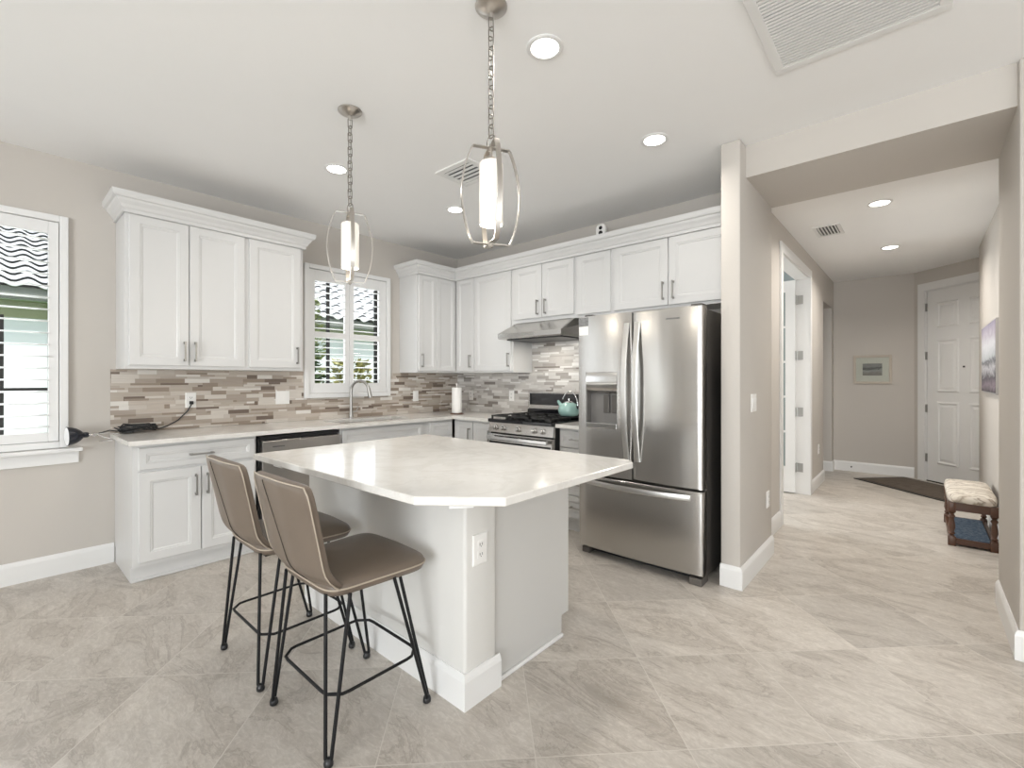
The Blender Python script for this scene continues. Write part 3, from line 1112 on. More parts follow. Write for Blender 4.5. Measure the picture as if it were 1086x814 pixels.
# ------------------------------------------------------------------ backsplash
mb = MB()
xs0, xs1 = XA + 0.001, XA + 0.009
mb.box(xs0, 0.575, 0.916, xs1, YB, 1.122).box(xs0, 0.575, 1.122, xs1, 1.946, 1.3715).box(xs0, 2.88, 1.122, xs1, YB, 1.3715)
o = mb.build('backsplash', 'mosaic_left')
tag(o, 'taupe and brown linear mosaic backsplash along the window wall', 'backsplash')
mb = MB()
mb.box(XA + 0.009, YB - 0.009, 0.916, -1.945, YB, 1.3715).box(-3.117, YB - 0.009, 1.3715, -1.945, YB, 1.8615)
o = mb.build('backsplash', 'mosaic_back_lit')
tag(o, 'linear mosaic backsplash behind the range, greyed by painted-in light', 'backsplash')

# ------------------------------------------------------------------ countertops
z0, z1 = 0.885, 0.915
root = thing('countertop', 'white quartz countertop running along the window wall into the corner', 'countertop', (XA + 0.33, 2.0, z0))
mb = MB()
sx0, sx1, sy0, sy1 = -4.13, -3.80, 2.04, 2.78
XF = -3.652
mb.box(XA + .0095, 0.572, z0, XF, sy0, z1).box(XA + .0095, sy0, z0, sx0, sy1, z1).box(sx1, sy0, z0, XF, sy1, z1)
mb.box(XA + .0095, sy1, z0, XF, YB - .0095, z1).box(XF, 3.215, z0, -3.118, YB - .0095, z1)
mb.build('slab', 'quartz', root)
sk = MB()
sk.box(sx0 - .01, sy0 - .01, 0.70, sx1 + .01, sy1 + .01, 0.705).box(sx0 - .012, sy0 - .012, .705, sx0, sy1 + .012, z0)
sk.box(sx1, sy0 - .012, .705, sx1 + .012, sy1 + .012, z0).box(sx0, sy0 - .012, .705, sx1, sy0, z0).box(sx0, sy1, .705, sx1, sy1 + .012, z0)
sk.build('sink_basin', 'steel_h', root)
mb = MB().box(-2.342, 3.215, z0, -1.943, YB - .0095, z1, .002)
single(mb, 'countertop', 'quartz', 'short white quartz countertop between range and refrigerator', 'countertop', (-2.14, 3.54, z0))

# ------------------------------------------------------------------ dishwasher
r = thing('dishwasher', 'stainless steel dishwasher under the counter, left of the sink', 'dishwasher', (-4.0, 1.66, 0))
MB().box(XA + .03, 1.345, 0.10, BX - .02, 1.98, 0.868).box(XA + .05, 1.36, 0, BX - .09, 1.965, .10).build('body', 'black_plastic', r)
MB().box(BX - .02, 1.349, 0.845, BX + .012, 1.976, 0.868).build('control_strip', 'black_plastic', r)
fr = MB().box(BX - .02, 1.358, 0.115, BX + .030, 1.976, 0.835, .006).build('door', 'steel_y', r)
MB().box(BX + .030, 1.358, 0.752, BX + .040, 1.976, 0.832, .004).build('handle_lip', 'steel_y', fr)
MB().box(BX + .0395, 1.43, 0.783, BX + .0408, 1.52, 0.792).build('badge', 'ink', fr)
MB().box(BX - .06, 1.372, 0.0, BX - .045, 1.976, 0.095).build('toe_kick', 'black_plastic', r)

# ------------------------------------------------------------------ range
RX0, RX1 = -3.114, -2.346
RF = 3.205
r = thing('gas_range', 'stainless steel gas range with black cooktop beside the refrigerator', 'range', ((RX0 + RX1) / 2, 3.55, 0))
MB().box(RX0, RF + .02, 0.06, RX1, 3.845, 0.895).box(RX0 + .03, RF + .06, 0, RX1 - .03, 3.8, .06).build('body', 'black_plastic', r)
MB().box(RX0 - .001, RF - .025, 0.893, RX1 + .001, 3.80, 0.925, .006).build('cooktop', 'black_glass', r)
mb = MB()
mb.rings([[(x, RF + .02, 0.792), (x, RF - .018, 0.800), (x, RF - .004, 0.893), (x, RF + .02, 0.893)] for x in (RX0, RX1)])
cpan = mb.build('control_panel', 'steel_h', r)
for i, kx in enumerate((-3.02, -2.925, -2.74, -2.555, -2.46)):
    kb = MB().lathe([(.024, 0), (.025, -.010), (.019, -.013), (.018, -.034), (.014, -.038), (0, -.038)], (kx, RF - .011, .846), 16, 'y')
    kb.box(kx - .003, RF - .052, .828, kx + .003, RF - .012, .864)
    kb.build('knob', 'steel_h', cpan, smooth=40)
dr = MB().box(RX0 + .003, RF - .022, 0.235, RX1 - .003, RF + .02, 0.785, .005).build('oven_door', 'steel_h', r)
MB().box(RX0 + .09, RF - .0235, 0.33, RX1 - .09, RF - .021, 0.655).build('oven_window', 'black_glass', dr)
hb = MB().rings([[(x, RF - .062, .735), (x, RF - .075, .742), (x, RF - .075, .768), (x, RF - .062, .775), (x, RF - .050, .768), (x, RF - .050, .742)] for x in (RX0 + .03, RX1 - .03)])
hb.box(RX0 + .05, RF - .055, .745, RX0 + .075, RF - .02, .765).box(RX1 - .075, RF - .055, .745, RX1 - .05, RF - .02, .765)
hb.build('oven_handle', 'chrome', dr)
MB().box(RX0 + .02, RF - .0232, 0.665, RX1 - .02, RF - .021, 0.715).build('vent_strip', 'black_glass', dr)
MB().box(RX0 + .003, RF - .018, 0.07, RX1 - .003, RF + .02, 0.225, .005).build('storage_drawer', 'steel_h', r)
bg = MB().box(RX0 + .004, 3.775, 0.915, RX1 - .004, 3.858, 0.99, .004).build('backguard_base', 'black_glass', r)
MB().box(RX0, 3.79, 0.99, RX1, 3.858, 1.165, .006).build('backguard', 'steel_h', r)
MB().box(RX0 + .025, 3.786, 1.035, RX1 - .02, 3.792, 1.155).build('display', 'black_glass', r)
g = MB()
for k in range(3):
    gx0 = RX0 + .03 + k * .238
    gx1 = gx0 + .232
    for (a, b, c, d) in ((gx0, 3.20, gx0 + .014, 3.74), (gx1 - .014, 3.20, gx1, 3.74), (gx0, 3.20, gx1, 3.214), (gx0, 3.726, gx1, 3.74), (gx0, 3.46, gx1, 3.474)):
        g.box(a, b, .945, c, d, .958)
    for (px, py) in ((gx0 + .007, 3.207), (gx1 - .007, 3.207), (gx0 + .007, 3.733), (gx1 - .007, 3.733)):
        g.box(px - .007, py - .007, .924, px + .007, py + .007, .946)
    xc = (gx0 + gx1) / 2
    for yc in (3.335, 3.60):
        g.box(gx0, yc - .005, .945, xc - .03, yc + .005, .957).box(xc + .03, yc - .005, .945, gx1, yc + .005, .957)
        g.box(xc - .005, yc - .12, .945, xc + .005, yc - .03, .957).box(xc - .005, yc + .03, .945, xc + .005, yc + .12, .957)
        g.lathe([(.042, .925), (.042, .935), (.030, .936), (.030, .944), (0, .944)], (xc, yc, 0), 14)
g.build('grates', 'cast_iron', r)

# kettle on the back right burner
kx, ky, kz = -2.452, 3.585, 0.958
r = thing('kettle', 'teal enamel kettle with black handle on the range, partly hidden by refrigerator', 'kettle', (kx, ky, kz))
MB().lathe([(.06, 0), (.085, .006), (.098, .03), (.102, .055), (.095, .085), (.075, .11), (.045, .125), (.040, .127), (0, .127)], (kx, ky, kz), 28).build('body', 'teal', r, smooth=60)
MB().lathe([(.042, .126), (.040, .132), (.02, .138), (.006, .139), (.006, .148), (.012, .152), (.012, .160), (0, .163)], (kx, ky, kz), 18).build('lid', 'chrome', r, smooth=50)
MB().tube([(kx - .07, ky - .01, kz + .085), (kx - .095, ky - .015, kz + .115), (kx - .112, ky - .02, kz + .142)], [.022, .016, .010], 12).build('spout', 'teal', r, smooth=60)
hp = [(kx + .010 + .088 * math.cos(t), ky, kz + .100 + .125 * math.sin(t)) for t in [PI * q / 14 for q in range(0, 13)]]
MB().tube(hp, .0055, 8).build('handle', 'chrome', r, smooth=60)
MB().tube([hp[0], (kx + .090, ky, kz + .070)], .013, 8).build('handle_mount', 'black_plastic', r, smooth=60)

# hood
r = thing('range_hood', 'stainless steel under-cabinet range hood above the cooktop', 'range hood', (-2.73, 3.6, 1.69))
hx0, hx1 = -3.114, -2.354
hd = MB()
prof = [(YB - .010, 1.692), (3.345, 1.692), (3.318, 1.700), (3.318, 1.742), (3.520, 1.8605), (YB - .010, 1.8605)]
tp = [(0, 0), (0, 0), (0, 0), (0, 0), (.075, 0), (.02, 0)]
hd.rings([[(hx0 + tp[i][0], y, z) for i, (y, z) in enumerate(prof)], [(hx1 - tp[i][0] * .3, y, z) for i, (y, z) in enumerate(prof)]])
hd.build('canopy', 'steel_h', r)
MB().box(hx0 + .05, 3.40, 1.683, hx1 - .05, YB - .05, 1.692).build('filter', 'black_plastic', r)
hl = bpy.data.lights.new('hood_lamp', 'AREA')
hl.size = .12
hl.energy = 2.2
hl.color = (1, .95, .86)
ho = bpy.data.objects.new('hood_light', hl)
COL.objects.link(ho)
ho.parent = r
ho.location = (0, -.05, -.011)
MB().box(hx0 + .30, 3.3165, 1.714, hx0 + .46, 3.3185, 1.728).build('switch_strip', 'handle', r)

# ------------------------------------------------------------------ refrigerator
FX0, FX1 = -1.925, -1.015
FY = 2.945       # door faces
r = thing('refrigerator', 'stainless steel french-door refrigerator with ice dispenser and bottom freezer', 'refrigerator', ((FX0 + FX1) / 2, 3.4, 0))
MB().box(FX0 + .012, FY + .085, 0.035, FX1 - .004, 3.80, 1.752, .006).build('case', 'fridge_side', r)
fxs = -1.487


def fridge_door(x0, x1, z0, z1, bulge=.018, n=14):
    mb = MB()
    rr = []
    for t in [0, .004, .016] + [i / n for i in range(1, n)] + [.984, .996, 1]:
        x = x0 + (x1 - x0) * t
        e = min(t, 1 - t)
        y = FY - bulge * (1 - (2 * t - 1) ** 2) + (.010 if e == 0 else .003 if e < .01 else 0)
        rr.append([(x, FY + .078, z0), (x, y + .006, z0), (x, y, z0 + .006), (x, y, z1 - .006), (x, y + .006, z1), (x, FY + .078, z1)])
    return mb.rings(rr)


# left door leaves a dispenser recess: built from a frame of pieces plus the recess liner
dx0, dx1, dz0, dz1 = -1.858, -1.600, 0.945, 1.352
ld = MB()
b = .012


def fy(x):
    t = (x - FX0) / (fxs - .003 - FX0)
    return FY - b * (1 - (2 * t - 1) ** 2)


def slab(mb, x0, x1, z0, z1, n=8):
    rr = []
    for i in range(n + 1):
        x = x0 + (x1 - x0) * i / n
        rr.append([(x, FY + .078, z0), (x, fy(x), z0), (x, fy(x), z1), (x, FY + .078, z1)])
    mb.rings(rr)


fd0, fd1, fz0, fz1 = FX0, fxs - .003, 0.605, 1.765
slab(ld, fd0, dx0, fz0, fz1)
slab(ld, dx1, fd1, fz0, fz1)
slab(ld, dx0, dx1, fz0, dz0)
slab(ld, dx0, dx1, dz1, fz1)
left = ld.build('left_door', 'steel', r, smooth=30)
MB().box(dx0, FY + .060, dz0, dx1, FY + .070, dz1).box(dx0, FY + .0, dz0, dx0 + .004, FY + .06, dz1).box(dx1 - .004, FY + .0, dz0, dx1, FY + .06, dz1).build('dispenser_recess', simple('recess_grey', (.20, .19, .18), .35, .4, var=.05), left)
dp = MB()
dp.rings([[(x, FY - .004, dz1), (x, FY - .013, dz1 - .05), (x, FY - .012, dz1 - .085), (x, FY - .002, dz1 - .125), (x, FY + .030, dz1 - .155), (x, FY + .055, dz1 - .158), (x, FY + .055, dz1)] for x in (dx0 + .003, dx1 - .003)])
dp.build('dispenser_panel', 'chrome', left, smooth=60)
MB().box(dx0 + .003, FY - .010, dz0, dx1 - .003, FY + .06, dz0 + .038, .004).build('drip_tray', 'chrome', left)
for px in (-1.715, -1.648):
    MB().box(px - .022, FY + .040, dz0 + .110, px + .022, FY + .052, dz1 - .165, .004).build('dispenser_paddle', 'fridge_side', left)
rd = fridge_door(fxs + .003, FX1, fz0, fz1, .012)
right = rd.build('right_door', 'steel', r, smooth=30)
frz = fridge_door(FX0, FX1, 0.062, 0.590, .012).build('freezer_drawer', 'steel', r, smooth=30)


def bowed(p0, p1, out, w, t, n=18, axis='z'):
    rr = []
    for i in range(n + 1):
        s = i / n
        bow = 1 - (2 * s - 1) ** 4
        bow2 = .35 + .65 * math.sin(PI * s)
        x = p0[0] + (p1[0] - p0[0]) * s
        z = p0[1] + (p1[1] - p0[1]) * s
        y = FY - .012 - out * bow * bow2
        if axis == 'z':
            rr.append([(x - w / 2, y - t * .3, z), (x, y - t * .6, z), (x + w / 2, y - t * .3, z), (x + w / 2, y + t * .4, z), (x - w / 2, y + t * .4, z)])
        else:
            rr.append([(x, y - t * .3, z - w / 2), (x, y - t * .6, z), (x, y - t * .3, z + w / 2), (x, y + t * .4, z + w / 2), (x, y + t * .4, z - w / 2)])
    return MB().rings(rr)


bowed((-1.525, 0.735), (-1.525, 1.69), .048, .036, .016).build('handle', 'handle_steel', left, smooth=40)
bowed((-1.445, 0.735), (-1.445, 1.69), .048, .036, .016).build('handle', 'handle_steel', right, smooth=40)
bowed((-1.845, 0.548), (-1.085, 0.548), .050, .036, .016, axis='x').build('handle', 'handle_steel', frz, smooth=40)
MB().box(-1.245, FY - .0128, 1.690, -1.155, FY - .006, 1.699).build('badge', 'ink', right)
def sticker(x0, x1, z0, z1, n=6):
    xs = [x0 + (x1 - x0) * i / n for i in range(n + 1)]
    return MB().rings([[(x, fy(x) - .0012, z0), (x, fy(x) - .0012, z1), (x, fy(x) + .001, z1), (x, fy(x) + .001, z0)] for x in xs])


sticker(FX0 + .004, FX0 + .088, 1.693, 1.758).build('energy_sticker', simple('grey_sticker', (0.22, 0.22, 0.22), .5, var=.95, vscale=75), left)
sticker(FX0 + .004, FX0 + .088, 1.628, 1.6925).build('paper_note', 'paper', left)
MB().box(FX0 + .01, FY + .03, 0.0, FX0 + .075, FY + .12, 0.045, .006).build('foot', 'rubber', r)
MB().box(FX1 - .085, FY + .0, 0.0, FX1 - .004, FY + .12, 0.048, .006).build('foot', 'rubber', r)
MB().box(FX0 + .075, FY + .07, 0.018, FX1 - .085, FY + .10, 0.06).build('base_grille', 'black_plastic', r)
MB().box(FX1 - .09, FY + .05, 1.7655, FX1 - .02, FY + .16, 1.785, .004).build('hinge_cover', 'fridge_side', r)
MB().box(FX0 + .02, FY + .05, 1.7655, FX0 + .09, FY + .16, 1.785, .004).build('hinge_cover', 'fridge_side', r)

# ------------------------------------------------------------------ island
r = thing('kitchen_island', 'grey-white kitchen island base with outlet, under the large white top', 'island', (-1.95, 1.6, 0))
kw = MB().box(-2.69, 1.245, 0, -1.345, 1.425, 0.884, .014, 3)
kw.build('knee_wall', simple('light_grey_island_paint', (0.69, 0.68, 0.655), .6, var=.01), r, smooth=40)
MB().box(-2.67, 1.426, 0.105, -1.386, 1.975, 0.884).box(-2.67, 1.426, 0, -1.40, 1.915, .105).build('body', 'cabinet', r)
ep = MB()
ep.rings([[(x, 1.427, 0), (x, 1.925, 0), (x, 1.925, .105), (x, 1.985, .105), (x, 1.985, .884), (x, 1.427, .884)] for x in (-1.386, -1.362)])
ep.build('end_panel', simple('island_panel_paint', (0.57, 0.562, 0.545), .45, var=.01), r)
MB().box(-1.362, 1.44, 0, -1.349, 1.925, .018, .004).build('shoe_molding', 'trim', r)
PI_ = lambda u, v, n: (u, 1.975 + n, v)
for k in range(3):
    u0 = -2.66 + k * .43
    d = MB().panel(PI_, u0, u0 + .415, .132, .862, 0, .02).build('door', 'cabinet', r)
    pull(PI_, u0 + .03, .75, .02, .125, True, d)
bbp = [(0, 0), (.016, 0), (.016, .110), (.012, .123), (.007, .131), (.005, .137), (0, .137)]
sweep(MB(), [(-1.345, 1.44), (-1.345, 1.245), (-2.69, 1.245), (-2.69, 1.42)], bbp).build('baseboard', 'trim', r)
MB().box(-2.375, 0.925, .874, -2.290, 1.246, .8845, .002).build('bracket', 'trim', r)
e = Vector((.76, -.65)).normalized()
q = Vector((-e.y, e.x)) * .04
p0, p1 = Vector((-1.43, 1.29)), Vector((-1.135, 1.035))
MB().prism([tuple(p0 + q), tuple(p1 + q), tuple(p1 - q), tuple(p0 - q)], .874, .8845).build('bracket', 'trim', r)

top = [(-2.585, 0.905), (-1.244, 0.930), (-1.012, 1.118), (-0.994, 1.985), (-1.02, 2.035), (-2.75, 2.035), (-2.75, 1.07)]
top = [(-2.585, 0.908), (-1.246, 0.925), (-1.010, 1.115), (-1.000, 1.985), (-1.045, 2.035), (-2.60, 2.035)]
mb = MB().prism(top, 0.885, 0.915, .003)
single(mb, 'island_countertop', 'quartz', 'large white quartz island top with clipped corner, over the island base', 'countertop', (-1.8, 1.5, 0.885))


# ------------------------------------------------------------------ electrical plates
def plate(label, P, u, v, gang=1, kind='outlet', cat='outlet', group=None, h=0.118, w=0.072):
    root = thing({'outlet': 'electrical_outlet', 'switch': 'light_switch', 'blank': 'wall_plate'}[kind], label, cat, P(u, v - h / 2, 0), group)
    W = w if gang == 1 else .118
    mb = MB()
    rr = []
    for i, n in ((0, 0), (0, .004), (.003, .006), (.006, .0065)):
        rr.append([P(u - W / 2 + i, v - h / 2 + i, n), P(u + W / 2 - i, v - h / 2 + i, n), P(u + W / 2 - i, v + h / 2 - i, n), P(u - W / 2 + i, v + h / 2 - i, n)])
    mb.rings(rr).build('plate', 'plate', root)
    for g in range(gang):
        uc = u if gang == 1 else u + (-.023 if g == 0 else .023)
        if kind == 'outlet':
            for dv in (-.020, .020):
                fo = MB().pbox(P, uc - .016, uc + .016, v + dv - .014, v + dv + .014, .0055, .009).build('socket', 'plate', root)
                MB().pbox(P, uc - .008, uc - .005, v + dv - .004, v + dv + .006, .0085, .0095).pbox(P, uc + .005, uc + .008, v + dv - .004, v + dv + .006, .0085, .0095).pbox(P, uc - .002, uc + .002, v + dv - .010, v + dv - .006, .0085, .0095).build('slots', 'slot', fo)
        elif kind == 'switch':
            mb = MB()
            mb.rings([[P(uc - .016, v - .033, .0055), P(uc + .016, v - .033, .0055), P(uc + .016, v + .033, .0055), P(uc - .016, v + .033, .0055)],
                      [P(uc - .016, v - .033, .008), P(uc + .016, v - .033, .008), P(uc + .016, v + .033, .012), P(uc - .016, v + .033, .012)]])
            mb.build('rocker', 'plate', root)
    return root


PSA = PA(XA + .009)
PSB = PB(YB - .009)
plate('white outlet on the left backsplash with a black cord plugged in', PSA, 1.056, 1.136)
plate('white double switch plate on the backsplash beside the sink window', PSA, 1.757, 1.136, 2, 'switch', 'switch')
plate('white switch plate on the taupe backsplash near the paper towels', PSA, 3.223, 1.11, 1, 'switch', 'switch')
plate('white outlet on the back-wall backsplash just right of the paper towels', PSB, -4.061, 1.11)
plate('white outlet on the back-wall backsplash just left of the range', PSB, -3.407, 1.118)
plate('white outlet on the near end of the island', PXp(-1.345), 1.326, 0.610, h=.125, w=.08)
PW = PXp(-0.83)
plate('white double rocker switch on the wall end right of the refrigerator', PW, 3.375, 1.143, 2, 'switch', 'switch')
plate('white outlet low on the wall end right of the refrigerator', PW, 3.758, 0.427)
plate('small white outlet low on the hall wall past the french door', PXp(XH), 6.75, 0.443)

# ------------------------------------------------------------------ faucet, paper towels, lamp, device on top
fx, fy_ = -4.215, 2.375
r = thing('faucet', 'brushed nickel gooseneck faucet at the sink under the window', 'faucet', (fx, fy_, 0.915))
MB().lathe([(.028, 0), (.028, .006), (.021, .012), (.018, .05), (.016, .06), (0, .06)], (fx, fy_, .915), 18).build('base', 'handle', r, smooth=40)
d = Vector((.86, .50, 0)).normalized()
pts = [(fx, fy_, .96), (fx, fy_, 1.19)]
R_ = .095
for q in range(1, 13):
    a = PI * q / 12 * .93
    pts.append((fx + d.x * R_ * (1 - math.cos(a)), fy_ + d.y * R_ * (1 - math.cos(a)), 1.19 + R_ * math.sin(a)))
MB().tube(pts, .0145, 12).build('spout', 'handle', r, smooth=60)
e = Vector(pts[-1])
MB().tube([e, e + Vector((d.x * .02, d.y * .02, -.09))], [.0165, .019], 12).build('spray_head', 'handle', r, smooth=60)
MB().tube([(fx - .0, fy_ + .015, .975), (fx + .01, fy_ + .05, .985), (fx + .01, fy_ + .075, 1.03)], .006, 8).build('lever', 'handle', r, smooth=60)

px, py = -3.86, 3.45
r = thing('paper_towel_holder', 'paper towel roll on a dark stand in the counter corner', 'paper towels', (px, py, 0.915))
MB().lathe([(.078, 0), (.078, .006), (.070, .012), (0, .012)], (px, py, .915), 24).build('base', 'wood', r, smooth=40)
MB().lathe([(.006, .012), (.006, .325), (.010, .328), (.010, .338), (0, .342)], (px, py, .915), 10).build('rod', 'nickel', r, smooth=40)
MB().lathe([(.020, .014), (.054, .014), (.0555, .018), (.0555, .288), (.054, .292), (.020, .292), (.020, .014)], (px, py, .915), 28, caps=False).build('paper_roll', 'paper', r, smooth=40)

# clamp lamp gripping the counter end
lx, ly, lz = -4.19, 0.345, 0.925
r = thing('clamp_lamp', 'black dome clamp lamp gripping the left counter end, cord coiled beside it', 'lamp', (lx, ly, lz))
ax = Vector((.12, -1, -.02)).normalized()
mb = MB().lathe([(.062, 0), (.063, .004), (.058, -.02), (.05, -.042), (.036, -.062), (.024, -.073), (.018, -.078), (.018, -.100), (.012, -.106), (.0, -.106)], (0, 0, 0), 28)
rot = Vector((0, 0, 1)).rotation_difference(ax).to_matrix().to_4x4()
bmesh.ops.transform(mb.bm, matrix=Matrix.Translation((lx, ly, lz)) @ rot, verts=mb.bm.verts[:])
mb.build('dome', 'navy_black', r, smooth=50)
mb = MB().lathe([(.060, .0045), (.052, .0055), (.03, .007), (0, .008)], (0, 0, 0), 28)
bmesh.ops.transform(mb.bm, matrix=Matrix.Translation((lx, ly, lz)) @ rot, verts=mb.bm.verts[:])
mb.build('reflector', 'reflector_white', r, smooth=50)
tip = Vector((lx, ly, lz)) - ax * .104
MB().tube([tip, tip - ax * .03 + Vector((0, 0, -.005))], .009, 8).lathe([(.013, -.01), (.013, .01)], (tip.x - ax.x * .03, tip.y - ax.y * .03, tip.z - .003), 10, 'x').build('swivel', 'chrome', r, smooth=50)
c0 = tip - ax * .032
MB().tube([c0, (c0.x, 0.545, .930), (c0.x, 0.605, .918)], .004, 6).tube([c0, (c0.x, 0.54, .895), (c0.x, 0.59, .882)], .004, 6).box(c0.x - .015, .575, .9155, c0.x + .015, .612, .921).box(c0.x - .015, .5, .874, c0.x + .015, .571, .880).build('clamp', 'chrome', r, smooth=50)
cb = MB()
rnd = random.Random(5)
pts = []
for k in range(80):
    t = k / 79
    a = t * 2 * PI * 9
    pts.append((-4.235 + .035 * math.cos(a) + rnd.uniform(-.03, .03), 0.70 + .105 * math.sin(a * 1.0 + .4 * t) + rnd.uniform(-.02, .02) + .02 * t, 0.922 + .012 * t + rnd.uniform(0, .052)))
cb.tube([(c0.x, .50, .93), (c0.x - .02, .56, .945), (-4.235, .60, .935)] + pts + [(-4.27, .84, .93), (-4.285, .90, .945), (-4.29, .97, .985), (-4.288, 1.03, 1.05), (-4.283, 1.055, 1.10), (-4.285, 1.056, 1.114)], .0046, 6)
cb.build('cord', 'black_plastic', r, smooth=60)
MB().box(-4.3035 + .008, 1.043, 1.103, -4.275, 1.069, 1.129, .003).build('plug', 'black_plastic', r)
MB().box(-4.29, .63, .916, -4.25, .70, .938, .004).build('cord_switch', 'black_plastic', r)

# device standing on top of the cabinets
r = thing('security_camera', 'small white camera with dark lens standing on top of the cabinets', 'camera', (-2.128, 3.62, 2.5465 - .106))
MB().box(-2.30, 3.57, UZ1 + .0005, -2.06, 3.70, UZ1 + .125, .004).build('box_base', simple('grey_box', (.25, .24, .23), .6, var=.05), r)
mb = MB()
rr = []
for y, s in ((3.600, .92), (3.605, 1.0), (3.635, 1.0), (3.64, .92)):
    ring = []
    for q in range(28):
        a = 2 * PI * q / 28
        cx_, cz_ = math.cos(a), math.sin(a)
        ring.append((-2.128 + s * .046 * (abs(cx_) ** .6) * (1 if cx_ > 0 else -1), y, UZ1 + .125 + .058 + s * .058 * (abs(cz_) ** .7) * (1 if cz_ > 0 else -1)))
    rr.append(ring)
mb.rings(rr).build('housing', 'plate', r, smooth=50)
MB().lathe([(.016, 0), (.016, -.004), (0, -.005)], (-2.124, 3.600, UZ1 + .205), 16, 'y').build('lens', 'black_glass', r)
MB().lathe([(.020, 0), (.020, -.004), (0, -.005)], (-2.124, 3.600, UZ1 + .160), 16, 'y').build('speaker_disc', 'black_plastic', r)
single(MB().box(-1.985, 3.58, UZ1 + .0005, -1.90, 3.66, UZ1 + .118, .01), 'storage_box', 'fridge_side', 'small dark box on top of the cabinets, right of the white camera', 'box', (-1.95, 3.62, UZ1 + .0005))

# ------------------------------------------------------------------ stools
def make_stool(cx, cy, label, group):
    root = thing('bar_stool', label, 'stool', (cx, cy, 0), group)
    W = lambda p: (p[0] + cx, p[1] + cy, p[2])

    # seat
    def outline(s, z, n=44):
        ring = []
        for k in range(n):
            a = 2 * PI * k / n
            c, s_ = math.cos(a), math.sin(a)
            ex = 0.28
            x = (abs(c) ** ex) * (1 if c > 0 else -1)
            y = (abs(s_) ** ex) * (1 if s_ > 0 else -1)
            hw = .222 + .016 * y
            yy = .012 + .205 * y + (.018 * (1 - x * x) if y > 0 else 0)
            ring.append(W((x * hw * s, yy * s, z)))
        return ring
    MB().rings([outline(.55, 0.530), outline(.86, 0.534), outline(.965, 0.544), outline(1.0, 0.562), outline(1.0, 0.574), outline(.975, 0.585), outline(.90, 0.596), outline(.70, 0.607), outline(.4, 0.614), outline(.1, 0.616)]).build('seat', 'leather', root, smooth=60)
    seat = root.children[0]
    MB().tube(outline(1.004, .568), .0031, 6, closed=True).build('piping', 'piping', seat, smooth=60)

    # back: a shell leaning away from the island, its sides wrapping forward
    def bp(u, v, th=0.0):
        hw = .223 + .006 * v
        if v > .86:
            hw -= .020 * ((v - .86) / .14) ** 3
        if v < .22:
            hw -= .050 * ((.22 - v) / .22) ** 2
        a = abs(u)
        wing = max(0.0, (a - .30) / .70)
        y = -.205 - .085 * v - .026 + .032 * wing ** 1.5
        if v < .3:
            y += .095 * ((.3 - v) / .3) ** 2
        z = .535 + .421 * v - .010 * v * u * u
        if v < .3:
            z += .0
        return (u * hw * (1 - th * .6), y + th, z + th * .15)
    nu, nv = 22, 16
    us = [-1 + 2 * i / nu for i in range(nu + 1)]
    vs = [j / nv for j in range(nv + 1)]
    b = MB()
    T = .042
    out = [[b.bm.verts.new(W(bp(u, v))) for u in us] for v in vs]
    inn = [[b.bm.verts.new(W(bp(u, v, T * (1 - .35 * abs(u) ** 4)))) for u in us] for v in vs]
    for j in range(nv):
        for i in range(nu):
            b._face((out[j][i], out[j][i + 1], out[j + 1][i + 1], out[j + 1][i]))
            b._face((inn[j][i], inn[j + 1][i], inn[j + 1][i + 1], inn[j][i + 1]))
    for j in range(nv):
        b._face((out[j][0], out[j + 1][0], inn[j + 1][0], inn[j][0]))
        b._face((out[j][nu], inn[j][nu], inn[j + 1][nu], out[j + 1][nu]))
    for i in range(nu):
        b._face((out[0][i], inn[0][i], inn[0][i + 1], out[0][i + 1]))
        b._face((out[nv][i], out[nv][i + 1], inn[nv][i + 1], inn[nv][i]))
    back = b.build('backrest', 'leather', root, smooth=75, sub=1)
    edge = [W(bp(-1, v)) for v in vs] + [W(bp(u, 1)) for u in us[1:-1]] + [W(bp(1, v)) for v in vs[::-1]]
    MB().tube(edge, .0025, 6).build('piping', 'piping', back, smooth=60)
    sm = [W(tuple(Vector(bp(-.24 + .44 * t, .965 - .90 * t)) + Vector((0, -.0008, 0)))) for t in [k / 16 for k in range(17)]]
    MB().tube(sm, .0018, 5).build('seam', 'seam', back)
    # hairpin legs
    for sx in (-1, 1):
        for sy in (-1, 1):
            foot = Vector((sx * .224, .0 + sy * .207, .0))
            lg = MB()
            cx0, cy0 = (sx * .190, -.155) if sy < 0 else (sx * .188, .085)
            tn = Vector((-sy, sx, 0)).normalized()      # rods spread around the seat, not outward
            tops = [Vector((cx0, cy0, .552)) - tn * .042, Vector((cx0, cy0, .552)) + tn * .042]
            gap = tn * .010
            lg.tube([W(tops[0]), W(foot - gap + Vector((0, 0, .03))), W(foot - gap * .6 + Vector((0, 0, .012)))], .0068, 8)
            lg.tube([W(tops[1]), W(foot + gap + Vector((0, 0, .03))), W(foot + gap * .6 + Vector((0, 0, .012)))], .0068, 8)
            leg = lg.build('leg', 'black_metal', root, smooth=50)
            MB().lathe([(.011, 0), (.0155, .004), (.0165, .014), (.013, .026), (0, .032)], W(foot), 12).build('foot_cap', 'black_plastic', leg, smooth=60)
    # foot ring
    hx, hy, c = .208, .188, .045
    z = .205
    ring = [(-hx + c, -hy, z), (hx - c, -hy, z), (hx, -hy + c, z), (hx, hy - c, z), (hx - c, hy, z), (-hx + c, hy, z), (-hx, hy - c, z), (-hx, -hy + c, z)]
    rg = []
    for i in range(8):
        a, q = Vector(ring[i]), Vector(ring[(i + 1) % 8])
        rg += [a.lerp(q, t) for t in (.08, .5, .92)]
    MB().tube([W(p) for p in rg], .0058, 8, closed=True).build('foot_ring', 'black_metal', root, smooth=60)
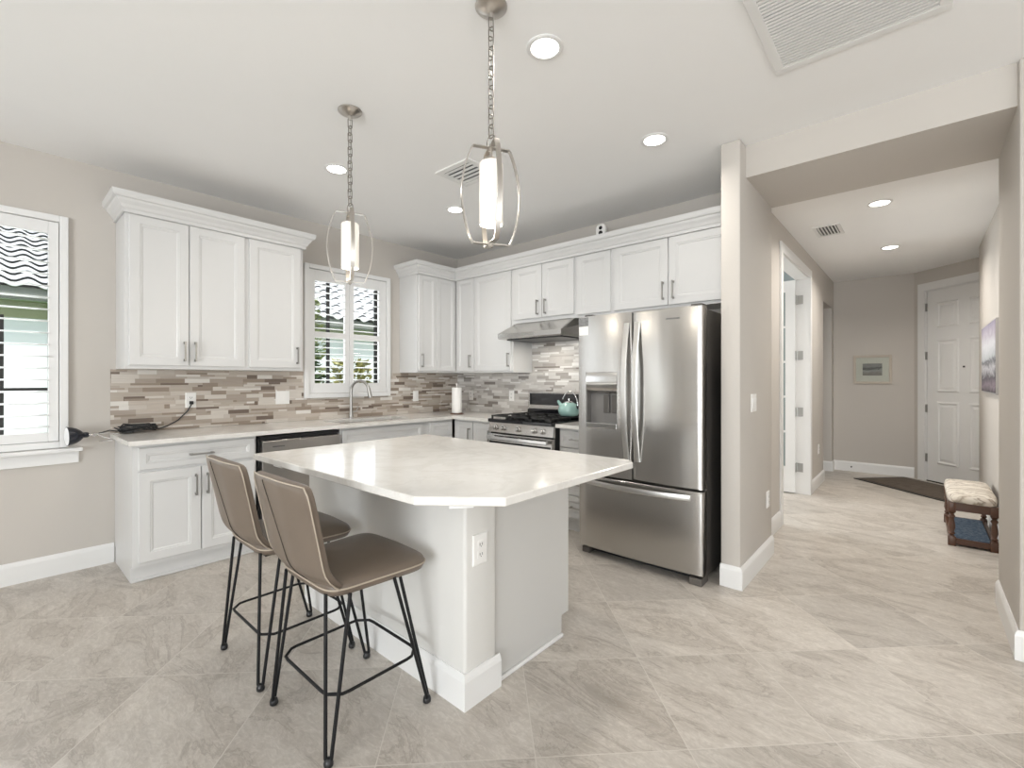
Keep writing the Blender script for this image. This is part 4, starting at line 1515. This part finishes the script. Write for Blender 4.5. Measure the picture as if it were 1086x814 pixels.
    MB().box(cx - .15, cy - .16, .526, cx + .15, cy + .15, .5345, .002).build('mounting_plate', 'black_metal', root)
    return root


st = make_stool(-1.712, 0.963, 'taupe leather bar stool at the island, nearest the camera', 'bar stools at the island')
dup(st, (-2.288, 0.960, 0), 'taupe leather bar stool at the island, farther left beside the dishwasher', 'bar stools at the island')


# ------------------------------------------------------------------ pendants
def make_pendant(x, y, ang, label, group):
    root = thing('pendant_light', label, 'pendant light', (x, y, H), group)
    c = Vector((x, y, 0))
    MB().lathe([(.064, 0), (.064, -.006), (.055, -.014), (.03, -.026), (.012, -.032), (.010, -.05), (0, -.05)], (x, y, H), 28).build('canopy', 'nickel', root, smooth=40)
    ch = MB()
    z = H - .048
    k = 0
    L = .046
    while z - L > 2.262:
        pts = []
        for q in range(14):
            a = 2 * PI * q / 14
            w = .0105 * math.cos(a)
            h = (L / 2 - .0085 + .004) * (1 if math.sin(a) > 0 else -1) + .0085 * math.sin(a)
            pts.append((x + w * (1 if k % 2 else .25), y + w * (.25 if k % 2 else 1), z - L / 2 + h))
        ch.tube(pts, .0026, 6, closed=True)
        z -= L - .007
        k += 1
    ch.tube([(x, y, H - .05), (x, y + .002, z)], .0012, 5)
    ch.build('chain', 'chain_nickel', root, smooth=60)
    rz = z - .022
    ring = [(x + .024 * math.cos(a) * math.cos(ang + .5), y + .024 * math.cos(a) * math.sin(ang + .5), rz + .024 * math.sin(a)) for a in [2 * PI * q / 20 for q in range(20)]]
    MB().tube(ring, .0028, 6, closed=True).build('ring', 'chain_nickel', root, smooth=60)
    zt = rz - .026
    zb = 1.842
    for k in range(2):
        a = ang + k * PI / 2
        e = Vector((math.cos(a), math.sin(a), 0))
        loop = []
        loop.append((0.0, zt - .002 * k * 2))
        pr = [(.074, zt), (.080, zt - .008)]
        for q in range(1, 16):
            t = q / 16
            pr.append((.080 + .040 * math.sin(PI * t) ** .85, zt - .008 + (zb + .008 - zt + .008) * t))
        pr += [(.080, zb + .008), (.074, zb)]
        P2 = [(r_, z_ - .003 * k) for r_, z_ in pr] + [(-r_, z_ - .003 * k) for r_, z_ in pr[::-1]]
        wd = Vector((-e.y, e.x, 0))
        MB().strap([c + e * r_ + Vector((0, 0, z_)) for r_, z_ in P2], .020, .0045, wd, True).build('frame', 'nickel', root, smooth=35)
    MB().lathe([(.010, 0), (.010, -.012), (.006, -.016), (.006, -.040), (.022, -.046), (.026, -.062), (.026, -.070), (0, -.070)], (x, y, zt), 16).build('socket', 'nickel', root, smooth=40)
    MB().lathe([(.012, .012), (.009, -.008), (.004, -.014), (0, -.016)], (x, y, zb - .003), 14).build('finial', 'nickel', root, smooth=40)
    s0 = zt - .060
    s1 = 1.916
    MB().lathe([(.026, s0), (.042, s0 - .002), (.047, s0 - .008), (.047, s1 + .004), (.045, s1), (.041, s1 + .001), (.043, s1 + .006), (.043, s0 - .012), (.026, s0 - .006)], (x, y, 0), 32, caps=False).build('glass_shade', 'opal', root, smooth=50)
    ld = bpy.data.lights.new('pendant_bulb', 'POINT')
    ld.energy = 3
    ld.color = (1, .90, .76)
    ld.shadow_soft_size = .045
    lo = bpy.data.objects.new('bulb', ld)
    COL.objects.link(lo)
    lo.parent = root
    lo.location = (0, 0, 1.89 - H)
    return root


make_pendant(-2.372, 1.33, math.radians(-22), 'nickel cage pendant light over the island, left one near the sink window', 'pendants over the island')
make_pendant(-1.284, 1.33, math.radians(-30), 'nickel cage pendant light over the island, nearer right one', 'pendants over the island')


# ------------------------------------------------------------------ recessed lights and vents
def downlight(x, y, z, label, group, e=4.5, r=.082):
    root = thing('recessed_light', label, 'ceiling light', (x, y, z - .008), group)
    MB().lathe([(r, 0), (r + .002, -.004), (r - .004, -.008), (r - .018, -.006), (r - .020, 0)], (x, y, z), 32).build('trim_ring', 'trim', root, smooth=50)
    MB().lathe([(r - .020, -.005), (0, -.0055)], (x, y, z), 32, caps=True).build('lens', 'light_disc', root)
    d = bpy.data.lights.new('recessed_lamp', 'AREA')
    d.shape = 'DISK'
    d.size = .12
    d.energy = e
    d.color = (1, .95, .88)
    d.spread = math.radians(150)
    o = bpy.data.objects.new('lamp_beam', d)
    COL.objects.link(o)
    o.parent = root
    o.location = (0, 0, -.006)


GK = 'recessed ceiling lights'
downlight(-1.262, 1.655, H, 'recessed ceiling light nearest the camera, right of the right pendant', GK)
downlight(-1.236, 2.742, H, 'recessed ceiling light in front of the refrigerator cabinets', GK)
downlight(-3.097, 1.634, H, 'recessed ceiling light beside the left pendant chain', GK)
downlight(-3.055, 2.714, H, 'recessed ceiling light beyond the right pendant, near the kitchen corner', GK)
downlight(-0.236, 4.683, HH, 'recessed light in the hall ceiling, nearer the beam', GK, 13)
downlight(-0.232, 6.327, HH, 'recessed light in the hall ceiling, farther toward the front door', GK, 13)


def vent(label, x0, y0, x1, y1, z, n, along='x', fw=.035, name='ceiling_vent', gap=.55, dark='slot'):
    root = thing(name, label, 'vent', ((x0 + x1) / 2, (y0 + y1) / 2, z - .012))
    f = MB()
    t = .010
    f.box(x0, y0, z - t, x1, y0 + fw, z, .003).box(x0, y1 - fw, z - t, x1, y1, z, .003)
    f.box(x0, y0 + fw, z - t, x0 + fw, y1 - fw, z, .003).box(x1 - fw, y0 + fw, z - t, x1, y1 - fw, z, .003)
    f.build('frame', 'trim', root)
    MB().box(x0 + fw, y0 + fw, z - .0015, x1 - fw, y1 - fw, z - .0003).build('backing', dark, root)
    for k in range(n):
        if along == 'x':
            s = (y1 - y0 - 2 * fw) / n
            yc = y0 + fw + s * (k + .5)
            m = MB().box(x0 + fw, yc - s * gap / 2, z - .009, x1 - fw, yc + s * gap / 2, z - .004)
        else:
            s = (x1 - x0 - 2 * fw) / n
            xc = x0 + fw + s * (k + .5)
            m = MB().box(xc - s * gap / 2, y0 + fw, z - .009, xc + s * gap / 2, y1 - fw, z - .004)
        m.build('slat', 'trim', root)


vent('large white return-air grille in the ceiling near the beam', -0.522, 1.92, 0.10, 2.545, H, 26, 'x', .040, 'return_air_grille', .66)
vent('small white ceiling vent behind the right pendant', -2.62, 2.13, -2.27, 2.44, H, 5, 'x', .045, gap=.50)
vent('small white ceiling vent in the hall with dark slots', -0.745, 5.03, -0.535, 5.40, HH, 6, 'y', .028, gap=.42)

# ------------------------------------------------------------------ hall: doors, pictures, bench, mat
# front door on the 45 degree wall
fd = struct(MB().panel(PD, du0, du1, 0.012, 2.425, -.045, .040, .09, flat=True), 'door_1', 'trim')
cw = .092
mb = MB()
mb.pbox(PD, du0 - .015 - cw, du0 - .012, 0, 2.44 + cw, 0, .018).pbox(PD, du1 + .012, du1 + .015 + cw, 0, 2.44 + cw, 0, .018).pbox(PD, du0 - .012, du1 + .012, 2.437, 2.44 + cw, 0, .018)
mb.pbox(PD, du0 - .019, du0 - .004, 0, 2.437, -.10, .001).pbox(PD, du1 + .004, du1 + .019, 0, 2.437, -.10, .001).pbox(PD, du0 - .004, du1 + .004, 2.426, 2.438, -.10, .001)
struct(mb, 'casing', 'trim', fd)
for (u0, u1) in ((du0 + .13, du0 + .40), (du1 - .40, du1 - .13)):
    for (v0, v1) in ((.24, 1.02), (1.14, 1.80), (1.95, 2.26)):
        p = MB()
        rr = []
        for i, n in ((0, -.006), (0, -.003), (.010, .007), (.022, .007), (.032, -.004), (.044, -.004), (.066, .005)):
            rr.append([PD(u0 + i, v0 + i, n), PD(u1 - i, v0 + i, n), PD(u1 - i, v1 - i, n), PD(u0 + i, v1 - i, n)])
        p.rings(rr).build('raised_panel', 'trim', fd)
for hz in (.30, .93, 1.60, 2.22):
    MB().pbox(PD, du0 - .014, du0 + .006, hz - .05, hz + .05, -.006, .008).build('hinge', 'handle', fd)
mb = MB().pbox(PD, (du0 + du1) / 2 - .010, (du0 + du1) / 2 + .010, 1.44, 1.46, -.006, .003).build('peephole', 'slot', fd)
MB().pbox(PD, du0 - .004, du1 + .004, 0, .012, -.10, .0).build('threshold', 'bronze', fd)

# french door leaf swung open into the study
lf = struct(MB().box(-1.10, 6.055, .012, -1.055, 6.095, 2.425).box(-1.10 - .055, 6.055, .012, -1.10, 6.095, 2.425).box(-1.735, 6.055, .012, -1.625, 6.095, 2.425)
            .box(-1.625, 6.055, .012, -1.155, 6.095, .30).box(-1.625, 6.055, 2.30, -1.155, 6.095, 2.425), 'door_2', 'trim')
m = MB()
for k in range(1, 5):
    zc = .30 + 2.0 * k / 5
    m.box(-1.625, 6.06, zc - .012, -1.155, 6.09, zc + .012)
m.box(-1.402, 6.06, .30, -1.378, 6.09, 2.30)
m.build('muntins', 'trim', lf)
MB().box(-1.625, 6.073, .30, -1.155, 6.077, 2.30).build('pane', 'glass', lf)
for hz in (.30, .93, 1.57, 2.20):
    MB().box(-1.053, 6.040, hz - .05, -1.040, 6.097, hz + .05).box(-1.040, 6.085, hz - .05, -.985, 6.0875, hz + .05).build('hinge', 'handle', lf)
m = MB()
m.box(-1.055, 4.70, 0, XH + .001, 4.72, 2.44).box(-1.055, 6.0885, 0, XH + .001, 6.10, 2.44).box(-1.055, 4.70, 2.428, XH + .001, 6.10, 2.442)
for x0, x1 in ((XH, XH + .018), (-1.068, -1.05)):
    m.box(x0, 4.635, 0, x1, 4.715, 2.525, .003).box(x0, 6.095, 0, x1, 6.185, 2.525, .003).box(x0, 4.715, 2.435, x1, 6.095, 2.525, .003)
struct(m, 'casing', 'trim', lf)

# framed print on the hall end wall
px0, px1, pz0, pz1 = -0.700, -0.276, 1.237, 1.632
py = 8.09
r = thing('framed_picture', 'small landscape print in pale frame on the hall end wall', 'picture', ((px0 + px1) / 2, py, pz0))
fw = .032
f = MB()
f.box(px0, py - .022, pz0, px0 + fw, py - .001, pz1, .003).box(px1 - fw, py - .022, pz0, px1, py - .001, pz1, .003).box(px0 + fw, py - .022, pz0, px1 - fw, py - .001, pz0 + fw, .003).box(px0 + fw, py - .022, pz1 - fw, px1 - fw, py - .001, pz1, .003)
f.build('frame', 'oak_frame', r)
MB().box(px0 + fw, py - .012, pz0 + fw, px1 - fw, py - .002, pz1 - fw).build('mat_board', 'mat_board', r)
MB().box(px0 + .105, py - .0135, pz0 + .115, px1 - .105, py - .0115, pz1 - .115).build('print', 'landscape', r)
MB().box(px0 + fw, py - .017, pz0 + fw, px1 - fw, py - .016, pz1 - fw).build('glazing', 'glass', r)

# canvas on the hall right wall
r = thing('canvas_picture', 'large grey-purple seascape canvas on the right hall wall above the bench', 'picture', (XR, 5.85, 1.178))
MB().box(XR - .022, 5.27, 1.178, XR - .001, 6.345, 1.788, .002).build('frame', 'silver_frame', r)
MB().box(XR - .0245, 5.28, 1.190, XR - .0215, 6.335, 1.778).build('canvas', 'seascape', r)

# bench
bx0, bx1, by0, by1 = 0.168, 0.447, 4.985, 5.80
r = thing('bench', 'small dark wood bench with zebra-striped cushion beside the right hall wall', 'bench', ((bx0 + bx1) / 2, (by0 + by1) / 2, 0))
mb = MB()
rr = []
for s, z in ((.985, .338), (1.01, .348), (1.02, .372), (.97, .395), (.80, .408), (.4, .412), (.05, .412)):
    ring = []
    for k in range(32):
        a = 2 * PI * k / 32
        c, s_ = math.cos(a), math.sin(a)
        ring.append(((bx0 + bx1) / 2 + s * (bx1 - bx0) / 2 * abs(c) ** .25 * (1 if c > 0 else -1), (by0 + by1) / 2 + s * (by1 - by0) / 2 * abs(s_) ** .25 * (1 if s_ > 0 else -1), z))
    rr.append(ring)
mb.rings(rr).build('cushion', 'zebra', r, smooth=60)
lw = .046
for lx_ in (bx0 + lw / 2, bx1 - lw / 2):
    for ly_ in (by0 + lw / 2, by1 - lw / 2):
        m = MB()
        m.box(lx_ - lw / 2, ly_ - lw / 2, .262, lx_ + lw / 2, ly_ + lw / 2, .3375, .003)
        m.lathe([(.012, .262), (.021, .255), (.013, .245), (.022, .228), (.014, .210), (.020, .170), (.022, .140), (.014, .108), (.022, .095), (.013, .083), (.020, .075), (.02, .070)], (lx_, ly_, 0), 14)
        m.box(lx_ - lw / 2, ly_ - lw / 2, .0, lx_ + lw / 2, ly_ + lw / 2, .072, .003)
        m.build('leg', 'wood', r, smooth=45)
MB().box(bx0 + lw, by0 + .006, .275, bx1 - lw, by0 + .030, .337).box(bx0 + lw, by1 - .030, .275, bx1 - lw, by1 - .006, .337).box(bx0 + .006, by0 + lw, .275, bx0 + .030, by1 - lw, .337).box(bx1 - .030, by0 + lw, .275, bx1 - .006, by1 - lw, .337).build('apron', 'wood', r)
MB().box(bx0 + lw, by0 + .008, .015, bx1 - lw, by0 + .034, .058, .003).box(bx0 + lw, by1 - .034, .015, bx1 - lw, by1 - .008, .058, .003).box(bx0 + .008, by0 + lw, .015, bx0 + .034, by1 - lw, .058, .003).box(bx1 - .034, by0 + lw, .015, bx1 - .008, by1 - lw, .058, .003).build('stretcher', 'wood', r)
MB().box(bx0 + .036, by0 + .036, .030, bx1 - .036, by1 - .036, .062, .008).build('lower_panel', 'blue', r)

# mat at the front door
ang = math.radians(-43)
e1, e2 = Vector((math.cos(ang), math.sin(ang))), Vector((-math.sin(ang), math.cos(ang)))
A = Vector((-0.645, 7.50))
poly = [A, A + e1 * 1.20, A + e1 * 1.20 + e2 * .72, A + e2 * .72]
r = thing('door_mat', 'dark brown rectangular mat lying in front of the front door', 'mat', ((poly[0].x + poly[2].x) / 2, (poly[0].y + poly[2].y) / 2, 0))
MB().prism([(p.x, p.y) for p in poly], .0005, .009, .002).build('border', 'bronze', r)
ins = [A + e1 * .04 + e2 * .04, A + e1 * 1.16 + e2 * .04, A + e1 * 1.16 + e2 * .68, A + e1 * .04 + e2 * .68]
MB().prism([(p.x, p.y) for p in ins], .0085, .0125, .001).build('pile', 'rug', r)
single(MB().tube([(-.716, 8.074, .07), (-.716, 8.02, .072)], .006, 8).tube([(-.716, 8.02, .072), (-.716, 8.005, .073)], .010, 10), 'door_stop', 'slot', 'small door stop on the hall end baseboard below the framed print', 'door stop', (-.716, 8.04, .064))

single(MB().box(-0.815, 3.905, HH - .014, -0.785, 3.945, HH - .0005, .004), 'alarm_sensor', 'plate', 'tiny white sensor in the hall ceiling corner beside the beam', 'sensor', (-0.80, 3.925, HH - .014))
